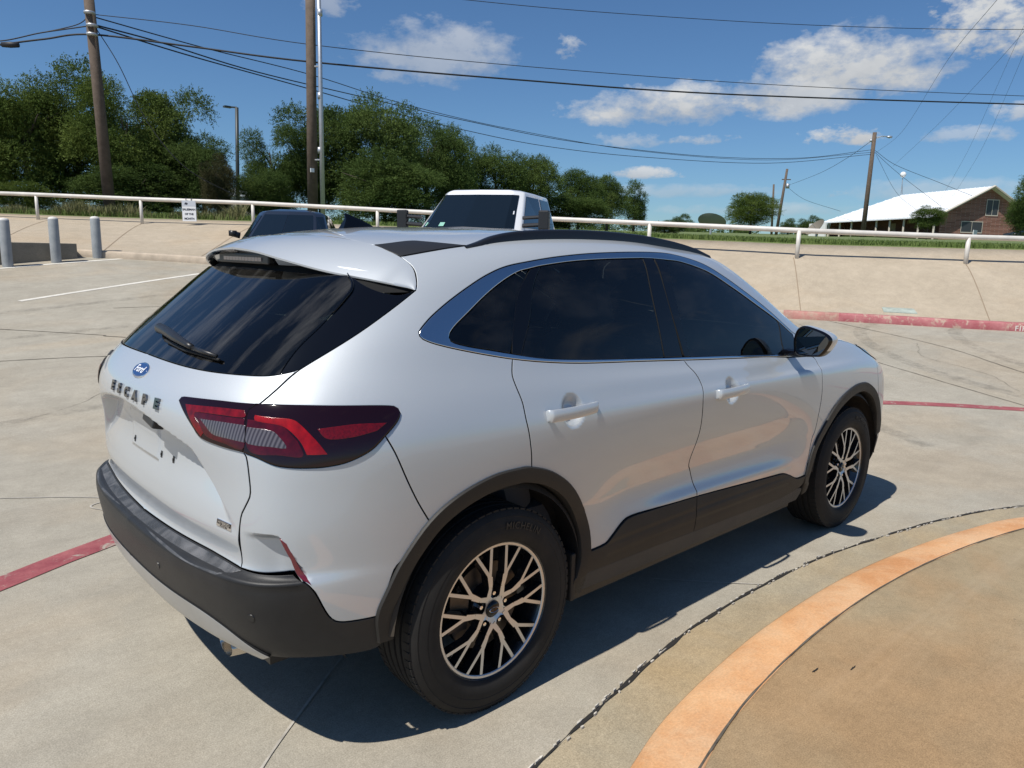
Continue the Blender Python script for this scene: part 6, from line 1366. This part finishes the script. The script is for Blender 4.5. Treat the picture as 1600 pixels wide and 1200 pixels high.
# ---- brick building
def bld():
    def bp_(l,t): return np.array([*(C0+FH*t+LH*l)])
    E0=bp_(-44.9,80); rd=np.array([*(FH*18+LH*4)]); rl=np.linalg.norm(rd); rd/=rl; gd=np.array([rd[1],-rd[0]])   # gd: towards picture right
    zb=field_z(*E0)-.3; ze=zz(1463,336,80); zr=zz(1548,291,81); hw=5.7; Lh=18.5
    rt=empty('brick_building',(*(E0+gd*hw+rd*Lh/2),zb),label='brick ranch building with a big white metal roof on the right horizon',cat='building')
    def P(a,g_,z): p=E0+rd*a+gd*g_; return (p[0],p[1],z)
    m,nt,N,L,b_=nodes('brick_wall'); setp(b_,None,.9)
    tc=N.new('ShaderNodeTexCoord'); br=N.new('ShaderNodeTexBrick'); mp=N.new('ShaderNodeMapping'); mp.inputs['Rotation'].default_value=(math.pi/2,0,0)
    cx_=N.new('ShaderNodeSeparateXYZ'); L.new(tc.outputs['Object'],cx_.inputs[0]); ad=N.new('ShaderNodeMath'); ad.operation='ADD'; L.new(cx_.outputs[0],ad.inputs[0]); L.new(cx_.outputs[1],ad.inputs[1]); cb_=N.new('ShaderNodeCombineXYZ'); L.new(ad.outputs[0],cb_.inputs[0]); L.new(cx_.outputs[2],cb_.inputs[1])
    L.new(cb_.outputs[0],br.inputs['Vector']); br.inputs['Scale'].default_value=2.2; br.inputs['Color1'].default_value=(.16,.060,.040,1); br.inputs['Color2'].default_value=(.30,.14,.10,1); br.inputs['Mortar'].default_value=(.30,.24,.20,1); br.inputs['Mortar Size'].default_value=.02; br.inputs['Bias'].default_value=.1; br.inputs['Brick Width'].default_value=.9; br.inputs['Row Height'].default_value=.30
    L.new(br.outputs[0],b_.inputs['Base Color']); brick=m
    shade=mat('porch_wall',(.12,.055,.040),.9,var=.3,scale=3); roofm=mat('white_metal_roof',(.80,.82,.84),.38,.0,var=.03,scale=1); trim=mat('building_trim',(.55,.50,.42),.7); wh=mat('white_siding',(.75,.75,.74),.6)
    b=MB(); b.add([P(0,0,zb),P(0,2*hw,zb),P(0,2*hw,ze),P(0,hw,zr-.12),P(0,0,ze)],[(0,1,2,3,4)]); b.add([P(Lh,0,zb),P(Lh,2*hw,zb),P(Lh,2*hw,ze),P(Lh,hw,ze),P(Lh,0,ze)],[(4,3,2,1,0)]); b.add([P(0,2*hw,zb),P(Lh,2*hw,zb),P(Lh,2*hw,ze),P(0,2*hw,ze)],[(0,1,2,3)])
    b.build('wall',brick,rt)
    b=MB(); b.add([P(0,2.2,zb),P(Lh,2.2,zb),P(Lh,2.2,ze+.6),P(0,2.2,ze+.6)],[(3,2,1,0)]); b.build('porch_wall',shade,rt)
    b=MB()
    for s0,s1 in ((-.9,hw),(2*hw+.6,hw)):
        za=zr; zc=ze-.12*(1 if s0<0 else 1)
        vs=[P(-.6,s0,zc),P(Lh+.6,s0,zc),P(Lh-5.5,s1,za),P(-.6,s1,za)]; vs+=[(x,y,z-.14) for x,y,z in vs]; b.add(vs,[(0,1,2,3),(7,6,5,4),(0,4,5,1),(0,3,7,4),(1,5,6,2)])
    b.add([P(Lh+.6,-.9,ze-.12),P(Lh+.6,2*hw+.6,ze-.12),P(Lh-5.5,hw,zr)],[(0,1,2)])
    for i in range(0,33):
        a=-.55+i*(Lh+1.1)/32; p0=Vector(P(a,-.9,ze-.09)); f_=min(1,max(.02,(Lh+.6-a)/6.1)); p1=Vector(P(a,-.9+(hw+.9)*f_,ze-.09+(zr-ze+.12)*f_)); b.tube([p0,p1],.03,4)
    b.build('roof',roofm,rt)
    b=MB(); v0=[P(-.62,-.9,ze-.14),P(-.62,hw,zr-.02),P(-.62,2*hw+.6,ze-.14)]
    for a,c in ((0,1),(1,2)): b.tube([v0[a],v0[c]],.13,6)
    b.build('fascia',trim,rt)
    for i in range(9):
        a=.3+i*(Lh-.6)/8; b=MB(); q=Vector(P(a,-.4,0)); b.box(q.x-.09,q.x+.09,q.y-.09,q.y+.09,zb,ze-.1); b.build('porch_post',trim,rt)
    for g0,g1,z0,z1,nm in ((hw-.1,hw+1.35,ze+.2,ze+1.75,'gable_window'),(2.7,5.3,zb+1.15,zb+2.2,'window')):
        b=MB(); b.add([P(-.02,g0,z0),P(-.02,g1,z0),P(-.02,g1,z1),P(-.02,g0,z1)],[(0,1,2,3)]); w_=b.build(nm,mat('window_glass_dark',(.05,.055,.06),.5),rt)
        b=MB()
        for u0,u1,v0_,v1_ in ((g0-.08,g1+.08,z0-.10,z0),(g0-.08,g1+.08,z1,z1+.08),(g0-.08,g0,z0,z1),(g1,g1+.08,z0,z1),((g0+g1)/2-.03,(g0+g1)/2+.03,z0,z1)): 
            a0=P(-.05,u0,v0_);a1=P(-.05,u1,v0_);a2=P(-.05,u1,v1_);a3=P(-.05,u0,v1_); b.add([a0,a1,a2,a3],[(0,1,2,3)])
        b.build('window_frame',trim,w_)
    for i in (1,):
        b=MB(); b.add([P(9.2,2.18,zb),P(10.2,2.18,zb),P(10.2,2.18,zb+2.3),P(9.2,2.18,zb+2.3)],[(3,2,1,0)]); b.build('door',mat('porch_door',(.30,.24,.16),.6),rt)
    for a0,a1 in ((Lh-1.6,Lh-.2),(Lh+.5,Lh+1.9)):
        b=MB(); q=[Vector(P(a,g_,0)) for a in (a0,a1) for g_ in (-1.8,-1.6)]; b.add([(v.x,v.y,z) for z in (zb,ze-.3) for v in q],[(0,1,3,2),(4,6,7,5),(0,4,5,1),(2,3,7,6),(0,2,6,4),(1,5,7,3)]); b.build('white_panel',wh,rt)
    setc(rt)
    # roof ball mast
    q=Vector(P(Lh-5.3,hw,zr)); mr=empty('weather_mast',q,label='thin mast with a white ball on the far end of the white roof',cat='mast')
    b=MB(); b.tube([q,q+Vector((0,0,2.3))],.05,6); b.tube([q+Vector((.5,0,0)),q+Vector((0,0,1.5))],.03,4); b.build('mast',galv,mr); b=MB(); b.lathe([(2.1,0.001),(2.15,.2),(2.35,.34),(2.55,.34),(2.75,.2),(2.8,.001)],14,axis='z',c=tuple(q)); b.build('ball',wh,mr,smooth=True); setc(mr)
    # utility boxes before the gable
    for i,(g_,w_,h_,lb) in enumerate(((9.3,1.4,.55,'low white air conditioner box before the brick gable wall'),(2.0,.35,.45,'small white box on the grass before the brick wall'))):
        q=Vector(P(-2.0,g_,zb+.25)); b=MB(); b.box(q.x-w_/2,q.x+w_/2,q.y-.4,q.y+.4,q.z,q.z+h_); b.box(q.x-w_/2-.03,q.x+w_/2+.03,q.y-.43,q.y+.43,q.z+h_,q.z+h_+.05)
        b.build('utility_box',wh,bevel=.02,label=lb,cat='utility box')
    for i in range(4):
        q=P(2.5+i*2.9,-2.2,zb+.1); rr=empty('bush',q,i*1.3,label=['low bush before the porch nearest the small tree','second low bush from the small tree before the porch','third low bush from the small tree before the porch','low bush before the porch nearest the white panels'][i],cat='bush',group='porch bushes')
        c=bpy.data.objects.new('foliage',_cm[(True,0,1)]); COL.objects.link(c); c.parent=rr; c.scale=(1.6,1.3,.55); c.location=(0,0,.4)
    q=P(-3.5,1.2,zb+.2); sgn=empty('yard_sign',q,label='small white board sign on two legs in front of the brick building',cat='sign'); b=MB(); b.box(-.6,.6,-.03,.03,.35,1.0); b.build('board',wh,sgn); b=MB(); b.box(-.5,-.44,-.02,.02,0,.35); b.build('leg',wh,sgn); b=MB(); b.box(.44,.5,-.02,.02,0,.35); b.build('leg',wh,sgn)
bld()
# small far building between the tree clumps
x,y=B(384,75); zb=field_z(x,y); fb=empty('shed',(x,y,zb),.9,label='small pale far building seen between the tree clumps by the lamp post',cat='shed')
b=MB(); b.box(-2.2,2.2,-1.5,1.5,0,2.3); b.build('wall',mat('shed_wall',(.42,.40,.38),.8),fb); b=MB(); b.add([(-2.4,-1.7,2.3),(2.4,-1.7,2.3),(2.4,0,3.1),(-2.4,0,3.1),(2.4,1.7,2.3),(-2.4,1.7,2.3)],[(0,1,2,3),(3,2,4,5),(0,3,5),(1,4,2)]); b.build('roof',mat('shed_roof',(.6,.62,.65),.5),fb)
# satellite dishes
def dish(px,t,r,col,label,az,el):
    x,y=B(px,t); zb=field_z(x,y); rt=empty('satellite_dish',(x,y,zb),label=label,cat='satellite dish'); R_=Matrix.Rotation(az,4,'Z')@Matrix.Rotation(el,4,'Y'); c=Vector((0,0,r*.42+.25))
    V=[];F=[];nr=6;n=24
    for i in range(nr+1):
        q=i/nr*r
        for k in range(n): V.append(c+(R_@Vector((q*math.cos(2*math.pi*k/n),q*math.sin(2*math.pi*k/n),q*q/r*.35))))
    for i in range(nr):
        for k in range(n): F.append((i*n+k,i*n+(k+1)%n,(i+1)*n+(k+1)%n,(i+1)*n+k))
    b=MB(); b.add(V,F); b.build('dish',mat('dish_mesh',col,.7),rt,smooth=True); b=MB(); b.tube([(0,0,-.2),c-Vector((0,0,.05))],.09,8); b.build('mount',galv,rt)
    f=c+R_@Vector((0,0,r*.75)); b=MB(); b.tube([c,f],.025,5); b.build('feed_arm',galv,rt)
dish(1111,62,1.15,(.22,.24,.22),'large grey satellite dish left of the lone round tree',.3,.55)
dish(1277,80,1.1,(.16,.14,.11),'smaller brownish satellite dish left of the white panels',2.6,.8)
# ---- vehicles behind
def simple_wheel(rt,x,y,r,w):
    b=MB(); s=1 if y>0 else -1
    b.lathe([(-w/2,r*.62),(-w/2,r*.93),(-w*.35,r),(w*.35,r),(w/2,r*.93),(w/2,r*.62)],28,c=(x,y,r)); o=b.build('wheel',M['tire'],rt,auto=40)
    b=MB(); b.lathe([(s*w*.48,r*.62),(s*w*.35,r*.55),(s*w*.38,0.001)],20,c=(x,y,r)); b.build('rim',M['disc'],o,auto=40)
def vehicle(name,pos,z,rz,label,cat,paint,kind):
    rt=empty(name,(pos[0],pos[1],z),rz,label=label,cat=cat)
    if kind=='pickup':
        st=[(-3.05,.55,1.32,.90),(-2.9,.5,1.34,.97),(-1.4,.5,1.36,1.0),(-1.3,.5,1.36,1.0),(1.05,.5,1.34,1.0),(1.4,.5,1.33,.99),(2.6,.5,1.24,.97),(2.95,.52,1.15,.90),(3.05,.6,1.0,.8)]
        cab=dict(b=[(-1.32,.93),(-.4,.95),(1.12,.93),(1.34,.70),(1.42,.0)],r=[(-1.18,.76),(-.4,.78),(.30,.74),(.52,.60),(.58,0)],zb=1.33,zr=1.97); R=.40; ax=(-1.95,1.95)
    else:
        st=[(-2.35,.42,.90,.70),(-2.25,.3,1.0,.84),(-1.6,.22,1.02,.91),(-.5,.2,.96,.92),(1.0,.2,.92,.92),(1.7,.22,.86,.90),(2.2,.3,.74,.80),(2.38,.4,.60,.62)]
        cab=dict(b=[(-1.75,.0),(-1.66,.60),(-1.45,.79),(.75,.83),(1.12,.62),(1.25,0)],r=[(-.95,0),(-.93,.45),(-.85,.58),(.10,.62),(.28,.48),(.34,0)],zb=.93,zr=1.39); R=.33; ax=(-1.42,1.42)
    rows=[]
    for x,z0,z1,w in st:
        rows.append([(x,y*w,z0+(z1-z0)*h) for y,h in ((0,0),(.85,0),(.97,.12),(1,.45),(.99,.72),(.93,.93),(.80,1.0),(0,1.04))])
    P=np.array(rows); n,m_,_=P.shape; F=[(i*m_+j,i*m_+j+1,(i+1)*m_+j+1,(i+1)*m_+j) for i in range(n-1) for j in range(m_-1)]+[tuple(range(m_)),tuple((n-1)*m_+j for j in range(m_))]
    b=MB(); V=P.reshape(-1,3); b.add(V,F); b.add(V*[1,-1,1],[f[::-1] for f in F])
    me=bpy.data.meshes.new('body'); me.from_pydata(b.v,[],b.f); bm=bmesh.new(); bm.from_mesh(me); bmesh.ops.remove_doubles(bm,verts=bm.verts,dist=.001)
    cut=[f for f in bm.faces if any((f.calc_center_median().x-a)**2+(f.calc_center_median().z-R)**2<(R*.9)**2 and abs(f.calc_center_median().y)>.5 for a in ax)]
    bmesh.ops.recalc_face_normals(bm,faces=bm.faces); bm.to_mesh(me); bm.free(); body=link('body',me,paint,rt,True); me.set_sharp_from_angle(angle=math.radians(40))
    # cabin
    def ring(l,z): 
        L2=[(x,y) for x,y in l]; L2m=[(x,-y) for x,y in l[::-1] if y>0]
        return [(x,y,z) for x,y in L2]+[(x,y,z) for x,y in L2m]
    zb,zr=cab['zb'],cab['zr']; A=ring(cab['b'],zb-.03); C=ring(cab['r'],zr); 
    # close at the rear: for pickups the ring starts at the rear corner
    n=len(A); b=MB(); mids=[]
    def lp(a,c,t): return tuple(a[i]+(c[i]-a[i])*t for i in range(3))
    xm_=sum(v[0] for v in C)/len(C); Cs=[(xm_+(x-xm_)*.93,y*.88,zr+.030) for x,y,z in C]; Ct=[(xm_+(x-xm_)*.55,y*.5,zr+(.075 if kind!='pickup' else .045)) for x,y,z in C]
    b.add(A+C+Cs+Ct,[(k,(k+1)%n,n+(k+1)%n,n+k) for k in range(n)]+[(n+k,n+(k+1)%n,2*n+(k+1)%n,2*n+k) for k in range(n)]+[(2*n+k,2*n+(k+1)%n,3*n+(k+1)%n,3*n+k) for k in range(n)]+[tuple(3*n+k for k in range(n))]); cb=b.build('cabin',paint,rt,auto=50,bevel=.035)
    def pane(name,k,u0,u1,v0=.10,v1=.90,s=1,parent=None,mt=None,slant=(0,0)):
        a0,a1=Vector(A[k]),Vector(A[(k+1)%n]); c0,c1=Vector(C[k]),Vector(C[(k+1)%n]); q=[]
        for u,v in ((u0,v0),(u1,v0),(u1-slant[1],v1),(u0+slant[0],v1)): lo=a0.lerp(a1,u); hi=c0.lerp(c1,u); q.append(lo.lerp(hi,v))
        nn=(q[1]-q[0]).cross(q[3]-q[0]).normalized(); cen=(q[0]+q[2])/2; 
        if nn.dot(Vector((cen.x*.3,cen.y,.3)))<0 and abs(cen.y)>.3: nn=-nn
        if abs(cen.y)<.3 and nn.x*cen.x<0: nn=-nn
        q2=[v+nn*.008 for v in q]; b=MB(); b.add(q2+q,[(0,1,2,3),(0,4,5,1),(1,5,6,2),(2,6,7,3),(3,7,4,0)]); return b.build(name,mt or VG,cb)
    VG=mat('vehicle_glass',(.006,.010,.014),.05,spec=.6)
    if kind=='pickup':
        # ring order: right... indices: 0 rear corner(+y) 1 mid 2 front side 3 windshield corner 4 centre then mirrored
        pane('side_window',0,.12,.93); pane('side_window',1,.05,.93,slant=(0,.04)); pane('side_window',1,.70,.70+.0001) if False else None
        pane('side_window',n-2,.07,.88); pane('side_window',n-3,.07,.95)
        # one windshield across the four front facets
        vs=[];fr=[2,3,4,5]; idx=[2,3,4,5,6]
        lowv=[Vector(A[i]).lerp(Vector(C[i]),.06) for i in idx]; hiv=[Vector(A[i]).lerp(Vector(C[i]),.90) for i in idx]
        lowv[0]=Vector(A[2]).lerp(Vector(A[3]),.42).lerp(Vector(C[2]).lerp(Vector(C[3]),.42),.06); hiv[0]=Vector(A[2]).lerp(Vector(A[3]),.42).lerp(Vector(C[2]).lerp(Vector(C[3]),.42),.90)
        lowv[4]=Vector(A[6]).lerp(Vector(A[5]),.42).lerp(Vector(C[6]).lerp(Vector(C[5]),.42),.06); hiv[4]=Vector(A[6]).lerp(Vector(A[5]),.42).lerp(Vector(C[6]).lerp(Vector(C[5]),.42),.90)
        o_=Vector((.014,0,.008)); b=MB(); b.add([v+o_ for v in lowv+hiv],[(i,i+1,i+6,i+5) for i in range(4)]); ws=b.build('windshield',VG,cb)
        def wsq(u0,u1,v0,v1,mt,nm):
            q=[]
            for u,v in ((u0,v0),(u1,v0),(u1,v1),(u0,v1)):
                i=min(int(u),3); f=u-i; q.append(lowv[i].lerp(lowv[i+1],f).lerp(hiv[i].lerp(hiv[i+1],f),v)+o_*1.7)
            b=MB(); b.add(q,[(0,1,2,3)]); b.build(nm,mt,ws)
        wsq(2.55,3.55,.03,.14,mat('parking_permit_green',(.22,.45,.36),.5),'dash_paper'); wsq(.22,.36,.40,.50,M['white'],'sticker')
        b=MB(); b.box(-.85,.02,-.36,.36,zr+.040,zr+.052); b.build('sunroof',VG,cb,bevel=.004)
        for s in (-1,1):
            b=MB(); b.box(.93,1.05,*sorted((s*1.20,s*1.38)),1.34,1.64); mm=b.build('tow_mirror',M['dark'],rt,bevel=.02); b=MB(); b.tube([(1.0,s*.92,1.40),(1.0,s*1.24,1.42)],.035,6); b.tube([(1.0,s*.92,1.52),(1.0,s*1.24,1.54)],.03,6); b.build('mirror_arm',M['dark'],mm)
            b=MB(); b.box(2.90,3.03,*sorted((s*.62,s*.90)),.92,1.10); b.build('headlight',M['clear'],rt,bevel=.02)
        b=MB(); b.box(2.96,3.06,-.58,.58,.72,1.10); b.build('grille',M['dark'],rt,bevel=.02); b=MB(); b.box(2.95,3.15,-.95,.95,.45,.68); b.build('bumper',M['chrome'],rt,bevel=.04)
        b=MB(); b.box(-2.85,-1.42,-.82,.82,1.30,1.335+.05); b.build('bed_cover',M['dark'],rt,bevel=.01)
    else:
        pane('side_window',2,.04,.42,.12,.90,slant=(.02,0)); pane('side_window',2,.455,.93,.12,.90,slant=(0,.03)); k2=n-3
        pane('side_window',k2,.07,.545,.12,.90); pane('side_window',k2,.58,.96,.12,.90)
        pane('side_window',3,.18,.92,.12,.88); pane('side_window',n-4,.08,.82,.12,.88)
        pane('rear_glass',0,.02,.95,.14,.90); pane('rear_glass',n-1,.05,.98,.14,.90)
        pane('windshield',4,.08,.99,.08,.92); pane('windshield',n-5,.01,.92,.08,.92)
        for s in (-1,1):
            b=MB(); b.tube([(.78,s*.82,.98),(.80,s*1.0,1.02)],.05,8); b.box(.76,.87,*sorted((s*.88,s*1.0)),.97,1.06); b.build('door_mirror',M['dark'],rt,smooth=True)
            b=MB(); b.box(2.1,2.3,*sorted((s*.50,s*.74)),.60,.70); b.build('headlight',M['clear'],rt,bevel=.02); b=MB(); b.box(-2.34,-2.2,*sorted((s*.45,s*.75)),.76,.88); b.build('tail_light',M['deepred'],rt,bevel=.02)
    for a in ax:
        for s in (-1,1): simple_wheel(rt,a,s*(.86 if kind=='pickup' else .80),R,.26)
    return rt
white_p=mat('white_truck_paint',(.78,.79,.80),.3,coat=1); grey_p=mat('charcoal_car_paint',(.020,.023,.030),.3,.3,coat=1)
q=B(766,12.9); pk= vehicle('pickup_truck',q,float(gz(*q))+.01,SITE_YAW+math.pi-.30,'white pickup truck with towing mirrors facing the camera beyond the SUV roof','pickup truck',white_p,'pickup')
pk.scale=(.93,.93,.975)
q=B(458,13.4); sv=vehicle('sedan',q,float(gz(*q))-.02,SITE_YAW+math.pi+.10,'charcoal sedan parked behind the SUV, only its roof and windows showing','car',grey_p,'sedan')
sv.scale=(.93,.90,1)
q=B(1615,72); vehicle('parked_car',q,field_z(*q),SITE_YAW+math.pi/2,'dark vehicle parked before the brick building at the right edge','car',grey_p,'sedan')
SC.render.film_transparent=False
